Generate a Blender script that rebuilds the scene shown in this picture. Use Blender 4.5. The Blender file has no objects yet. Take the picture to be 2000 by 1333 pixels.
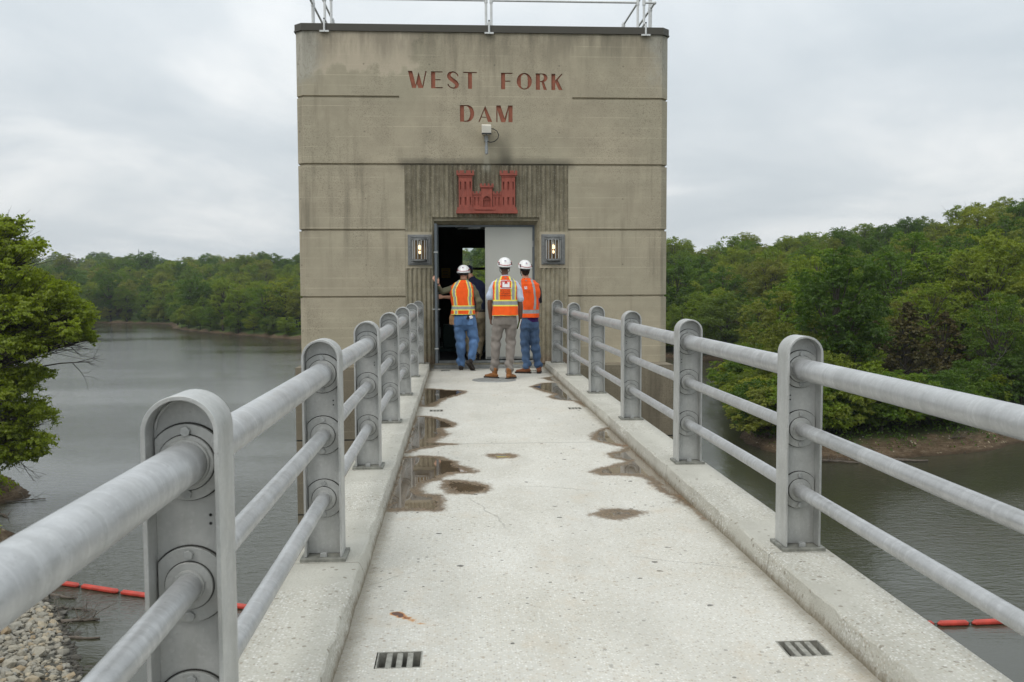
import bpy, bmesh, math, random
import numpy as np
from mathutils import Vector, Matrix, Euler, noise as mnoise
sc = bpy.context.scene
R = math.radians
COL = sc.collection

# ---------------------------------------------------------------- camera
YAW, PITCH, ROLL = 0.0601, 0.0608, -0.0040
CAM = Vector((-0.582, 0.0, 1.454))
def cam_axis(x, y, z):            # view (right, forward, up) -> world
    c, s = math.cos(ROLL), math.sin(ROLL); x, z = c*x - s*z, s*x + c*z
    c, s = math.cos(PITCH), math.sin(PITCH); y, z = c*y + s*z, -s*y + c*z
    c, s = math.cos(YAW), math.sin(YAW); x, y = c*x + s*y, -s*x + c*y
    return Vector((x, y, z))
cd = bpy.data.cameras.new('camera'); cam = bpy.data.objects.new('camera', cd); COL.objects.link(cam)
rx, uy, fw = cam_axis(1,0,0), cam_axis(0,0,1), cam_axis(0,1,0)
cam.matrix_world = Matrix(((rx.x,uy.x,-fw.x,CAM.x),(rx.y,uy.y,-fw.y,CAM.y),(rx.z,uy.z,-fw.z,CAM.z),(0,0,0,1)))
cd.sensor_width = 36; cd.lens = 36*1786.7/2000; cd.clip_start = 0.05; cd.clip_end = 9000
cd.dof.use_dof = True; cd.dof.focus_distance = 12.0; cd.dof.aperture_fstop = 9.0
sc.camera = cam
# ---------------------------------------------------------------- sky, sun, exposure
SUN_EL, SUN_AZ = R(50), R(222)     # azimuth clockwise from +Y
w = bpy.data.worlds.new('World'); sc.world = w; w.use_nodes = True
nt = w.node_tree; nt.nodes.clear()
def wn(t, **k):
    n = nt.nodes.new(t)
    for a, b in k.items(): setattr(n, a, b)
    return n
L = nt.links.new
out = wn('ShaderNodeOutputWorld')
sky = wn('ShaderNodeTexSky', sky_type='NISHITA', sun_disc=False, sun_elevation=SUN_EL, sun_rotation=SUN_AZ, air_density=1.3, dust_density=3.0)
bg1 = wn('ShaderNodeBackground'); bg1.inputs[1].default_value = 0.10; L(sky.outputs[0], bg1.inputs[0])
tc = wn('ShaderNodeTexCoord'); sx = wn('ShaderNodeSeparateXYZ'); L(tc.outputs['Generated'], sx.inputs[0])
# cloud deck: direction projected on a plane above, so that the cloud streaks compress towards the horizon
def wm(op, a, b=None, c=None):
    n = wn('ShaderNodeMath', operation=op)
    for i, v in enumerate((a, b, c)):
        if v is None: continue
        if isinstance(v, (int, float)): n.inputs[i].default_value = v
        else: L(v, n.inputs[i])
    return n.outputs[0]
zz = wm('MAXIMUM', sx.outputs[2], 0.0); zd = wm('ADD', zz, 0.22)
cx = wm('DIVIDE', sx.outputs[0], zd); cy = wm('DIVIDE', sx.outputs[1], zd)
cv = wn('ShaderNodeCombineXYZ'); L(cx, cv.inputs[0]); L(cy, cv.inputs[1])
n1 = wn('ShaderNodeTexNoise'); n1.inputs['Scale'].default_value = 0.9; n1.inputs['Detail'].default_value = 7; n1.inputs['Roughness'].default_value = .52; n1.inputs['Distortion'].default_value = .5
L(cv.outputs[0], n1.inputs['Vector'])
rp = wn('ShaderNodeValToRGB'); L(n1.outputs[0], rp.inputs[0])
e = rp.color_ramp.elements; e[0].position = .33; e[0].color = (.555,.61,.65,1); e[1].position = .64; e[1].color = (.84,.86,.865,1)
el = rp.color_ramp.elements.new(.5); el.color = (.655,.70,.73,1)
# overcast: brighter overhead than at the horizon
gr = wm('MULTIPLY_ADD', wm('POWER', zz, 1.3), 1.35, 1.0)
bg2 = wn('ShaderNodeBackground'); L(rp.outputs[0], bg2.inputs[0]); L(gr, bg2.inputs[1])
mxw = wn('ShaderNodeMixShader'); mxw.inputs[0].default_value = .95
L(bg1.outputs[0], mxw.inputs[1]); L(bg2.outputs[0], mxw.inputs[2]); L(mxw.outputs[0], out.inputs[0])
sd = bpy.data.lights.new('sun', 'SUN'); sd.energy = 1.0; sd.angle = R(28); sd.color = (1, .95, .87)
sun = bpy.data.objects.new('sun', sd); COL.objects.link(sun)
sdir = Vector((math.sin(SUN_AZ)*math.cos(SUN_EL), math.cos(SUN_AZ)*math.cos(SUN_EL), math.sin(SUN_EL)))
sun.rotation_euler = sdir.to_track_quat('Z', 'Y').to_euler()
sc.view_settings.view_transform = 'Standard'; sc.view_settings.look = 'None'
sc.view_settings.exposure = 0.0; sc.view_settings.gamma = 1.0
sc.cycles.max_bounces = 8; sc.cycles.transparent_max_bounces = 12; sc.cycles.use_denoising = True
sc.cycles.volume_bounces = 0
sc.cycles.sample_clamp_indirect = 6

# ---------------------------------------------------------------- tagging helpers
def tag(o, label=None, cat=None, group=None, kind=None):
    if label: o['label'] = label
    if cat: o['category'] = cat
    if group: o['group'] = group
    if kind: o['kind'] = kind
    return o
def thing(name, label, cat, loc=(0,0,0), rz=0, group=None):
    o = bpy.data.objects.new(name, None); COL.objects.link(o)
    o.location = loc; o.rotation_euler = (0,0,rz); o.empty_display_size = .2
    return tag(o, label, cat, group)
def copy_tree(o, parent=None):
    c = o.copy(); COL.objects.link(c)
    if parent is not None:
        c.parent = parent
    for ch in list(o.children): copy_tree(ch, c)
    return c

class MB:
    """collects primitives into one mesh"""
    def __init__(s): s.v = []; s.f = []; s.m = []; s.cur = 0
    def add(s, vs, fs, m=None):
        b = len(s.v); s.v += [tuple(v) for v in vs]
        s.f += [tuple(i+b for i in f) for f in fs]; s.m += [s.cur if m is None else m]*len(fs)
    def box(s, x0,x1,y0,y1,z0,z1, m=None):
        vs = [(x,y,z) for z in (z0,z1) for y in (y0,y1) for x in (x0,x1)]
        s.add(vs, [(0,2,3,1),(4,5,7,6),(0,1,5,4),(2,6,7,3),(0,4,6,2),(1,3,7,5)], m)
    def obox(s, c, ax, ay, az, m=None):   # centre and three half-axis vectors
        c=Vector(c); ax=Vector(ax); ay=Vector(ay); az=Vector(az)
        vs = [c+ax*i+ay*j+az*k for k in (-1,1) for j in (-1,1) for i in (-1,1)]
        s.add(vs, [(0,2,3,1),(4,5,7,6),(0,1,5,4),(2,6,7,3),(0,4,6,2),(1,3,7,5)], m)
    def prism(s, poly, y0, y1, m=None, axis='y'):
        n = len(poly)
        area = sum(poly[i][0]*poly[(i+1)%n][1]-poly[(i+1)%n][0]*poly[i][1] for i in range(n))
        if area < 0: poly = poly[::-1]
        if axis == 'y':   P = lambda a,b,t: (a,t,b)
        elif axis == 'z': P = lambda a,b,t: (a,b,t)
        else:             P = lambda a,b,t: (t,a,b)
        vs = [P(a,b,y0) for a,b in poly] + [P(a,b,y1) for a,b in poly]
        fs = [tuple(range(n)), tuple(range(2*n-1, n-1, -1))]
        fs += [(i, i+n, (i+1)%n+n, (i+1)%n) for i in range(n)]
        if axis != 'y': fs = [f[::-1] for f in fs]
        if (y1 < y0): fs = [f[::-1] for f in fs]
        s.add(vs, fs, m)
    def tube(s, pts, rad, n=12, caps=True, m=None, flat=1.0, ref=None):
        pts = [Vector(p) for p in pts]; k = len(pts)
        if not hasattr(rad, '__len__'): rad = [rad]*k
        vs = []; prev = None
        for i, p in enumerate(pts):
            d = (pts[min(i+1,k-1)]-pts[max(i-1,0)])
            if d.length < 1e-9: d = Vector((0,0,1))
            d.normalize()
            if prev is None:
                a = Vector(ref) if ref else (Vector((1,0,0)) if abs(d.x) < .8 else Vector((0,1,0)))
            else: a = prev
            a = (a - d*a.dot(d)).normalized(); prev = a; b = d.cross(a)
            r = rad[i]; ra, rb = (r if hasattr(r,'__len__') else (r, r*flat))
            for j in range(n):
                t = 2*math.pi*j/n
                vs.append(p + a*(ra*math.cos(t)) + b*(rb*math.sin(t)))
        fs = []
        for i in range(k-1):
            for j in range(n):
                fs.append((i*n+j, i*n+(j+1)%n, (i+1)*n+(j+1)%n, (i+1)*n+j))
        if caps:
            fs.append(tuple(range(n-1,-1,-1))); fs.append(tuple((k-1)*n+j for j in range(n)))
        s.add(vs, fs, m)
    def capsule(s, pts, rad, n=12, m=None, ref=None):
        """tube with rounded ends"""
        pts = [Vector(p) for p in pts]; rad = [(r if hasattr(r,'__len__') else (r,r)) for r in rad]
        def ends(p, q, r):
            d = (p-q).normalized(); h = min(r)
            return [(p+d*h*math.sin(t), (r[0]*math.cos(t), r[1]*math.cos(t))) for t in (R(80), R(60), R(35))]
        a = ends(pts[0], pts[1], rad[0]); b = ends(pts[-1], pts[-2], rad[-1])
        P = [x[0] for x in a] + pts + [x[0] for x in b[::-1]]
        Q = [x[1] for x in a] + rad + [x[1] for x in b[::-1]]
        s.tube(P, Q, n, True, m, ref=ref)
    def ball(s, c, r, n=12, m=None, rot=None):
        r = r if hasattr(r,'__len__') else (r,r,r); c = Vector(c); vs = []; h = n//2
        for i in range(h+1):
            ph = math.pi*i/h - math.pi/2
            for j in range(n):
                t = 2*math.pi*j/n
                v = Vector((r[0]*math.cos(ph)*math.cos(t), r[1]*math.cos(ph)*math.sin(t), r[2]*math.sin(ph)))
                if rot: v = rot @ v
                vs.append(c+v)
        fs = [(i*n+j, i*n+(j+1)%n, (i+1)*n+(j+1)%n, (i+1)*n+j) for i in range(h) for j in range(n)]
        s.add(vs, fs, m)
    def build(s, name, mats, parent=None, smooth=False, bevel=0, label=None, loc=None):
        me = bpy.data.meshes.new(name); me.from_pydata(s.v, [], s.f); me.validate(verbose=False)
        if not isinstance(mats, (list, tuple)): mats = [mats]
        for m in mats: me.materials.append(m)
        if len(mats) > 1 and len(me.polygons) == len(s.m):
            me.polygons.foreach_set('material_index', s.m)
        bm = bmesh.new(); bm.from_mesh(me); bmesh.ops.remove_doubles(bm, verts=bm.verts, dist=1e-5) if smooth else None
        bm.to_mesh(me); bm.free()
        if smooth: me.polygons.foreach_set('use_smooth', [True]*len(me.polygons))
        me.update()
        o = bpy.data.objects.new(name, me); COL.objects.link(o)
        if parent: o.parent = parent
        if loc: o.location = loc
        if bevel:
            b = o.modifiers.new('bevel', 'BEVEL'); b.width = bevel; b.segments = 2; b.limit_method = 'ANGLE'; b.angle_limit = R(40)
        if smooth == 'auto':
            me.set_sharp_from_angle(angle=R(38))
        if label: o['label'] = label
        return o
def smooth_auto(o, ang=38):
    o.data.polygons.foreach_set('use_smooth', [True]*len(o.data.polygons)); o.data.set_sharp_from_angle(angle=R(ang))
def bake_mods(o, keep=True):
    dg = bpy.context.evaluated_depsgraph_get(); dg.update()
    me = bpy.data.meshes.new_from_object(o.evaluated_get(dg))
    o.modifiers.clear(); old = o.data; nm = old.name; o.data = me; bpy.data.meshes.remove(old); me.name = nm
    return o

# ---------------------------------------------------------------- materials
class NM:
    def __init__(s, name):
        s.mat = bpy.data.materials.new(name); s.mat.use_nodes = True; s.t = s.mat.node_tree
        s.t.nodes.clear(); s.out = s.t.nodes.new('ShaderNodeOutputMaterial')
        s.b = s.t.nodes.new('ShaderNodeBsdfPrincipled'); s.t.links.new(s.b.outputs[0], s.out.inputs[0])
    def n(s, t, **k):
        x = s.t.nodes.new(t)
        for a, b in k.items(): setattr(x, a, b)
        return x
    def l(s, a, b):
        s.t.links.new(a, b)
    def setin(s, sock, v):
        if v is None: return
        if hasattr(v, 'links') or isinstance(v, bpy.types.NodeSocket): s.l(v, sock)
        elif isinstance(v, (tuple, list)) and len(v) == 3 and sock.type == 'RGBA': sock.default_value = (*v, 1)
        else: sock.default_value = v
    def obj(s): return s.n('ShaderNodeTexCoord').outputs['Object']
    def map(s, vec, scale=(1,1,1), loc=(0,0,0), rot=(0,0,0)):
        m = s.n('ShaderNodeMapping'); s.l(vec, m.inputs[0]); m.inputs['Scale'].default_value = scale
        m.inputs['Location'].default_value = loc; m.inputs['Rotation'].default_value = rot; return m.outputs[0]
    def noise(s, vec, scale, detail=4, rough=.55, dist=0, out=0):
        x = s.n('ShaderNodeTexNoise'); s.l(vec, x.inputs['Vector']); x.inputs['Scale'].default_value = scale
        x.inputs['Detail'].default_value = detail; x.inputs['Roughness'].default_value = rough; x.inputs['Distortion'].default_value = dist
        return x.outputs[out]
    def vor(s, vec, scale, feat='F1', out='Distance', rnd=1):
        x = s.n('ShaderNodeTexVoronoi', feature=feat); s.l(vec, x.inputs['Vector']); x.inputs['Scale'].default_value = scale
        x.inputs['Randomness'].default_value = rnd; return x.outputs[out]
    def math(s, op, a, b=None, c=None, clamp=False):
        x = s.n('ShaderNodeMath', operation=op); x.use_clamp = clamp
        for i, v in enumerate((a, b, c)): s.setin(x.inputs[i], v) if v is not None else None
        return x.outputs[0]
    def ramp(s, fac, stops, interp='LINEAR'):
        x = s.n('ShaderNodeValToRGB'); s.l(fac, x.inputs[0]); cr = x.color_ramp; cr.interpolation = interp
        while len(cr.elements) < len(stops): cr.elements.new(.5)
        for el, (p, c) in zip(cr.elements, stops):
            el.position = p; c = (c,c,c) if not hasattr(c,'__len__') else c; el.color = (*c, 1)
        return x.outputs[0]
    def sstep(s, v, a, b):
        x = s.n('ShaderNodeMapRange', interpolation_type='SMOOTHSTEP'); s.setin(x.inputs[0], v)
        x.inputs[1].default_value = a; x.inputs[2].default_value = b; return x.outputs[0]
    def mix(s, fac, a, b, mode='MIX'):
        x = s.n('ShaderNodeMix', data_type='RGBA', blend_type=mode); s.setin(x.inputs[0], fac)
        s.setin(x.inputs[6], a); s.setin(x.inputs[7], b); return x.outputs[2]
    def attr(s, name, out='Fac'):
        return s.n('ShaderNodeAttribute', attribute_name=name).outputs[out]
    def xyz(s, v):
        x = s.n('ShaderNodeSeparateXYZ'); s.l(v, x.inputs[0]); return x.outputs
    def bump(s, h, strength=.3, dist=.02, normal=None):
        x = s.n('ShaderNodeBump'); s.l(h, x.inputs['Height']); x.inputs['Strength'].default_value = strength
        x.inputs['Distance'].default_value = dist
        if normal: s.l(normal, x.inputs['Normal'])
        return x.outputs[0]
    def set(s, **k):
        for a, v in k.items(): s.setin(s.b.inputs[a.replace('_', ' ')], v)
        return s
def plain(name, col, rough=.6, metal=0, var=.12, scale=8, spec=.5, bumpd=0, coat=0):
    m = NM(name); o = m.obj(); n = m.noise(o, scale, 5)
    c = m.mix(m.ramp(n, [(.3, 1-var), (.7, 1+var*.6)]), (0,0,0), col) if False else m.mix(1.0, col, m.ramp(n, [(.3, 1-var), (.7, 1.0)]), 'MULTIPLY')
    m.set(Base_Color=c, Roughness=rough, Metallic=metal); m.b.inputs['Specular IOR Level'].default_value = spec
    if coat: m.b.inputs['Coat Weight'].default_value = coat
    if bumpd: m.set(Normal=m.bump(m.noise(o, scale*6, 4), .5, bumpd))
    return m.mat

# tower concrete: board-marked, stained
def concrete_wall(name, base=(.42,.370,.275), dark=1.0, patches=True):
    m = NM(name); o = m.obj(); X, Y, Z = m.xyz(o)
    fine = m.noise(o, 26, 6, .65); mid = m.noise(o, 2.3, 6, .6, .3); big = m.noise(o, .55, 4, .5)
    c = m.mix(m.ramp(mid, [(.3, 0), (.7, 1)]), tuple(b*.84 for b in base), tuple(b*1.1 for b in base))
    c = m.mix(m.math('MULTIPLY', m.ramp(big, [(.4, 0), (.65, 1)]), .35), c, (base[0]*.86, base[1]*.93, base[2]*.92))
    # board lines: each lift of boards has its own slight tone, thin pale lines where they meet
    bz = m.math('MULTIPLY', Z, 5.3); fr = m.math('FRACT', bz); fl = m.math('FLOOR', bz)
    wn_ = m.n('ShaderNodeTexWhiteNoise', noise_dimensions='1D'); m.l(fl, wn_.inputs['W'])
    c = m.mix(m.math('MULTIPLY', wn_.outputs[0], .32), c, tuple(b*.80 for b in base))
    lw = m.math('LESS_THAN', m.math('ABSOLUTE', m.math('SUBTRACT', fr, .5)), .022)
    lm = m.math('MULTIPLY', lw, m.ramp(m.noise(m.map(o, (.6,1,3)), 1.4, 3), [(.42, 0), (.60, .8)]))
    c = m.mix(lm, c, tuple(b*1.35 for b in base))
    # vertical run-off streaks
    st = m.noise(m.map(o, (5.5, 5.5, .45)), 1.0, 6, .62)
    smask = m.ramp(m.noise(m.map(o, (.5,.5,.35), (3,1,7)), 1.0, 3), [(.42, 0), (.62, 1)])
    stf = m.math('MULTIPLY', m.ramp(st, [(.5, 0), (.72, .75)]), smask)
    c = m.mix(stf, c, tuple(b*.42 for b in base))
    # dark biological specks
    sp = m.ramp(m.noise(o, 48, 6, .8), [(.52, 0), (.63, 1)])
    spm = m.ramp(m.noise(m.map(o, (1,1,.7), (9,3,2)), 1.1, 5, .6), [(.42, .08), (.62, .85)])
    c = m.mix(m.math('MULTIPLY', sp, spm), c, tuple(b*.38 for b in base))
    if patches:
        # pale repaired / leached patch high on the left of the front, lichen-pale corners
        nz = m.math('MULTIPLY', m.math('SUBTRACT', m.noise(o, 2.2, 7, .62), .5), 1.1)
        nz2 = m.math('MULTIPLY', m.math('SUBTRACT', m.noise(m.map(o,(6,6,1.2)), 1, 4, .6), .5), .6)
        pz = m.sstep(m.math('ADD', m.math('ADD', Z, nz), nz2), 5.40, 5.56)
        px = m.sstep(m.math('ADD', X, nz), -1.22, -1.36)
        pm = m.math('MULTIPLY', pz, px)
        c = m.mix(m.math('MULTIPLY', pm, .62), c, (base[0]*1.34, base[1]*1.31, base[2]*1.36))
        cr = m.math('MULTIPLY', m.sstep(m.math('ADD', m.math('ABSOLUTE', X), m.math('MULTIPLY', nz, .7)), 2.95, 3.35), m.sstep(m.math('ADD', Z, nz), 4.95, 5.6))
        crack = m.ramp(m.noise(m.map(o, (7,7,2.6)), 1.6, 8, .8, 1.2), [(.42, .35), (.5, 1), (.58, .6)])
        c = m.mix(m.math('MULTIPLY', cr, .75), c, m.mix(crack, (.20,.19,.16), (.44,.43,.375)))
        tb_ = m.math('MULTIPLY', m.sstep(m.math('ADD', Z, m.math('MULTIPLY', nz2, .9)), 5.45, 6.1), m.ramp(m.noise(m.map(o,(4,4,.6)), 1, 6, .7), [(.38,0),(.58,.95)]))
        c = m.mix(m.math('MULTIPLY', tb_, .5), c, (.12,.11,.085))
        # tie holes of the formwork
        hx = m.math('ABSOLUTE', m.math('SUBTRACT', m.math('FRACT', m.math('DIVIDE', m.math('ADD', X, .45), 1.22)), .5)); hz_ = m.math('ABSOLUTE', m.math('SUBTRACT', m.math('FRACT', m.math('DIVIDE', m.math('ADD', Z, .02), 1.245)), .5))
        th_ = m.math('LESS_THAN', m.math('ADD', m.math('POWER', m.math('MULTIPLY', hx, 1.22), 2.0), m.math('POWER', m.math('MULTIPLY', hz_, 1.245), 2.0)), .00028)
        c = m.mix(m.math('MULTIPLY', th_, .45), c, (.10,.09,.07))
        # dark drip stain beside the bracket and along the top of the door surround
        dx = m.math('ABSOLUTE', m.math('SUBTRACT', m.math('ADD', X, m.math('MULTIPLY', nz, .08)), .36))
        dm = m.math('MULTIPLY', m.sstep(dx, .22, .02), m.sstep(Z, 4.55, 3.75))
        c = m.mix(m.math('MULTIPLY', dm, .62), c, (.055,.052,.04))
        em = m.math('MULTIPLY', m.sstep(m.math('ABSOLUTE', X), 1.75, 1.5), m.math('MULTIPLY', m.sstep(m.math('ADD', Z, m.math('MULTIPLY', nz, .15)), 3.93, 3.76), m.sstep(Z, 3.6, 3.72)))
        c = m.mix(m.math('MULTIPLY', em, .55), c, (.06,.058,.045))
        # pale lime streak below the camera bracket
        lx = m.sstep(m.math('ABSOLUTE', X), .075, .03); lz = m.math('MULTIPLY', m.sstep(Z, 4.0, 3.9), m.sstep(Z, 3.4, 3.7))
        c = m.mix(m.math('MULTIPLY', m.math('MULTIPLY', lx, lz), .4), c, (.38,.37,.3))
    if dark != 1.0: c = m.mix(1.0, c, (dark,dark,dark), 'MULTIPLY')
    h = m.math('ADD', m.math('MULTIPLY', fine, .5), m.math('MULTIPLY', m.noise(o, 90, 3), .25))
    h = m.math('SUBTRACT', h, m.math('MULTIPLY', m.ramp(m.vor(o, 9), [(.03, 1), (.06, 0)]), .6))
    m.set(Base_Color=c, Roughness=.9, Normal=m.bump(h, .6, .006)); m.b.inputs['Specular IOR Level'].default_value = .25
    return m.mat
M_WALL = concrete_wall('tower_concrete')
def ribbed():
    m = NM('ribbed_concrete'); o = m.obj(); X, Y, Z = m.xyz(o)
    c = m.mix(m.ramp(m.noise(o, 6, 7, .7), [(.3,0),(.7,1)]), (.20,.175,.118), (.36,.325,.24))
    up = m.sstep(m.math('ADD', Z, m.math('MULTIPLY', m.math('SUBTRACT', m.noise(o, 1.6, 4), .5), 1.6)), 2.3, 3.4)
    streak = m.noise(m.map(o, (9, 1, .5)), 1.1, 6, .65)
    dirt = m.math('MULTIPLY', up, m.ramp(streak, [(.34, .15), (.66, .85)]))
    c = m.mix(dirt, c, (.078,.068,.047))
    warm = m.sstep(Z, .25, -.05)
    c = m.mix(m.math('MULTIPLY', warm, .5), c, (.20,.12,.09))
    ag = m.vor(o, 70, out='Color'); agx = m.xyz(ag)[0]
    c = m.mix(m.math('MULTIPLY', m.ramp(agx, [(.88,0),(.94,1)]), .4), c, (.40,.38,.31))
    pale = m.math('MULTIPLY', m.sstep(m.math('ABSOLUTE', X), .12, .04), m.sstep(Z, 3.55, 3.7))
    c = m.mix(m.math('MULTIPLY', pale, .6), c, (.36,.35,.29))
    m.set(Base_Color=c, Roughness=.93, Normal=m.bump(m.noise(o, 60, 5, .7), .8, .008)); m.b.inputs['Specular IOR Level'].default_value = .2
    return m.mat
M_RIB = ribbed()
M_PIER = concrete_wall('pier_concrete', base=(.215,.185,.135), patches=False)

def deck_mat():
    m = NM('deck_concrete'); o = m.obj(); X, Y, Z = m.xyz(o)
    base = m.mix(m.ramp(m.noise(o, 1.3, 6, .6), [(.3,0),(.7,1)]), (.49,.472,.415), (.585,.57,.52))
    # exposed aggregate
    agc = m.vor(o, 85, out='Color'); ag = m.xyz(agc); agd = m.vor(o, 85)
    stone = m.ramp(ag[0], [(0,(.20,.16,.12)), (.14,(.42,.35,.25)), (.4,(.54,.50,.41)), (.75,(.63,.60,.53)), (.95,(.82,.81,.77))])
    c = m.mix(m.math('MULTIPLY', m.ramp(agd, [(.35, 1), (.55, 0)]), .55), base, stone)
    ag2 = m.xyz(m.vor(o, 34, out='Color')); d2 = m.vor(o, 34)
    f2 = m.math('MULTIPLY', m.ramp(ag2[1], [(.955, 0), (.965, 1)]), m.ramp(d2, [(.25, 1), (.36, 0)]))
    c = m.mix(m.math('MULTIPLY', f2, .55), c, (.27,.20,.13))
    # black lichen specks, denser towards the near end
    sv = m.map(o, (1, 1, 1)); sd_ = m.vor(m.mix(.03, sv, m.noise(o, 30, 3, out=1)), 7.5); sc_ = m.xyz(m.vor(m.mix(.03, sv, m.noise(o, 30, 3, out=1)), 7.5, out='Color'))
    rad = m.math('MULTIPLY', sc_[0], .20)
    f3 = m.math('MULTIPLY', m.math('LESS_THAN', m.math('ADD', sd_, m.math('MULTIPLY', m.noise(o, 60, 3), .09)), rad), m.math('GREATER_THAN', sc_[1], .40))
    c = m.mix(m.math('MULTIPLY', f3, .85), c, (.075,.072,.062))
    s4 = m.vor(o, 21); c4 = m.xyz(m.vor(o, 21, out='Color'))
    dens = m.ramp(m.noise(o, .8, 4, .6), [(.36,.25),(.62,1)])
    f4 = m.math('MULTIPLY', m.math('LESS_THAN', m.math('ADD', s4, m.math('MULTIPLY', m.noise(o, 120, 3), .12)), .27), m.math('GREATER_THAN', c4[0], .84))
    c = m.mix(m.math('MULTIPLY', m.math('MULTIPLY', f4, dens), .85), c, (.10,.095,.08))
    c = m.mix(m.math('MULTIPLY', m.ramp(m.noise(m.map(o,(1,.35,1),(2,2,2)), 1.5, 5, .6), [(.45,0),(.7,.5)]), .5), c, (.42,.405,.36))
    # dirt along the kerbs
    edge = m.sstep(m.math('ADD', m.math('ABSOLUTE', X), m.math('MULTIPLY', m.math('SUBTRACT', m.noise(o, 7, 5, .7), .5), .12)), .985, 1.085)
    c = m.mix(m.math('MULTIPLY', edge, .6), c, (.17,.145,.10))
    # warm blotches
    c = m.mix(m.math('MULTIPLY', m.ramp(m.noise(o, 4.2, 5, .6), [(.56,0),(.74,1)]), .35), c, (.50,.41,.30))
    # joint across the deck, hairline cracks
    jt = m.math('LESS_THAN', m.math('ABSOLUTE', m.math('SUBTRACT', m.math('ADD', Y, m.math('MULTIPLY', m.noise(o, 3, 3), .03)), 9.06)), .008)
    jt2 = m.math('LESS_THAN', m.math('ABSOLUTE', m.math('SUBTRACT', m.math('ADD', Y, m.math('MULTIPLY', m.noise(o, 3, 3), .03)), 13.3)), .006)
    c = m.mix(m.math('MULTIPLY', m.math('MAXIMUM', jt, jt2), .65), c, (.12,.11,.09))
    ce = m.n('ShaderNodeTexVoronoi', feature='DISTANCE_TO_EDGE'); m.l(m.mix(.12, o, m.noise(o, 2.5, 5, .7, out=1)), ce.inputs['Vector']); ce.inputs['Scale'].default_value = .62
    ck = m.math('MULTIPLY', m.math('LESS_THAN', ce.outputs['Distance'], .0028), m.ramp(m.noise(o, 1.1, 3), [(.52,0),(.62,1)]))
    c = m.mix(m.math('MULTIPLY', ck, .32), c, (.13,.12,.095))
    c = m.mix(m.math('MULTIPLY', m.ramp(m.noise(m.map(o,(1.6,.5,1),(5,5,5)), 1.3, 6, .65), [(.50,0),(.72,.75)]), .45), c, (.33,.31,.26))
    # rust marks
    ru = m.attr('rust'); rn = m.math('ADD', ru, m.math('MULTIPLY', m.math('SUBTRACT', m.noise(o, 22, 5, .7), .5), .5))
    c = m.mix(m.math('MULTIPLY', m.sstep(rn, .35, .85), .9), c, m.ramp(rn, [(.55,(.52,.27,.07)),(.95,(.36,.12,.03)),(1.0,(.085,.03,.018))]))
    # wet patches: 'wet' is the signed distance (m) inside the outline of a puddle
    sdv = m.attr('wet'); nn = m.math('MULTIPLY', m.math('SUBTRACT', m.noise(m.map(o,(1,.55,1)), 13, 7, .82), .5), .26)
    s = m.math('ADD', sdv, nn)
    damp = m.sstep(s, -.030, .045); film = m.sstep(m.math('SUBTRACT', s, m.math('MULTIPLY', m.noise(o, 3.1, 4, .6), .16)), .0, .035)
    mud = m.mix(m.ramp(m.noise(o, 48, 6, .8), [(.36,0),(.62,1)]), (.045,.028,.013), (.215,.145,.078))
    mud = m.mix(m.ramp(m.noise(o, 2.6, 4), [(.5,0),(.7,.5)]), mud, (.235,.175,.11))
    mud = m.mix(m.math('MULTIPLY', m.ramp(m.noise(m.map(o,(1,1,1),(4,2,0)), 1.9, 4, .6), [(.56,0),(.7,.6)]), m.ramp(m.noise(o, 20, 4), [(.45,0),(.6,1)])), mud, (.25,.10,.035))
    c = m.mix(m.math('MULTIPLY', damp, .93), c, mud)
    rgh = m.mix(film, m.mix(damp, (.88,)*3, (.42,)*3), (.03,)*3)
    hb = m.math('ADD', m.math('MULTIPLY', agd, -.4), m.math('MULTIPLY', m.noise(o, 130, 4, .7), .6))
    bp = m.n('ShaderNodeBump'); m.l(hb, bp.inputs['Height']); bp.inputs['Distance'].default_value = .004
    m.l(m.math('MULTIPLY', m.math('SUBTRACT', 1.0, film), .75), bp.inputs['Strength'])
    m.set(Base_Color=c, Roughness=rgh, Normal=bp.outputs[0])
    m.l(m.math('MULTIPLY_ADD', film, .35, .3), m.b.inputs['Specular IOR Level'])
    m.l(film, m.b.inputs['Coat Weight']); m.b.inputs['Coat Roughness'].default_value = .015; m.b.inputs['Coat IOR'].default_value = 1.6
    return m.mat
M_DECK = deck_mat()
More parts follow.
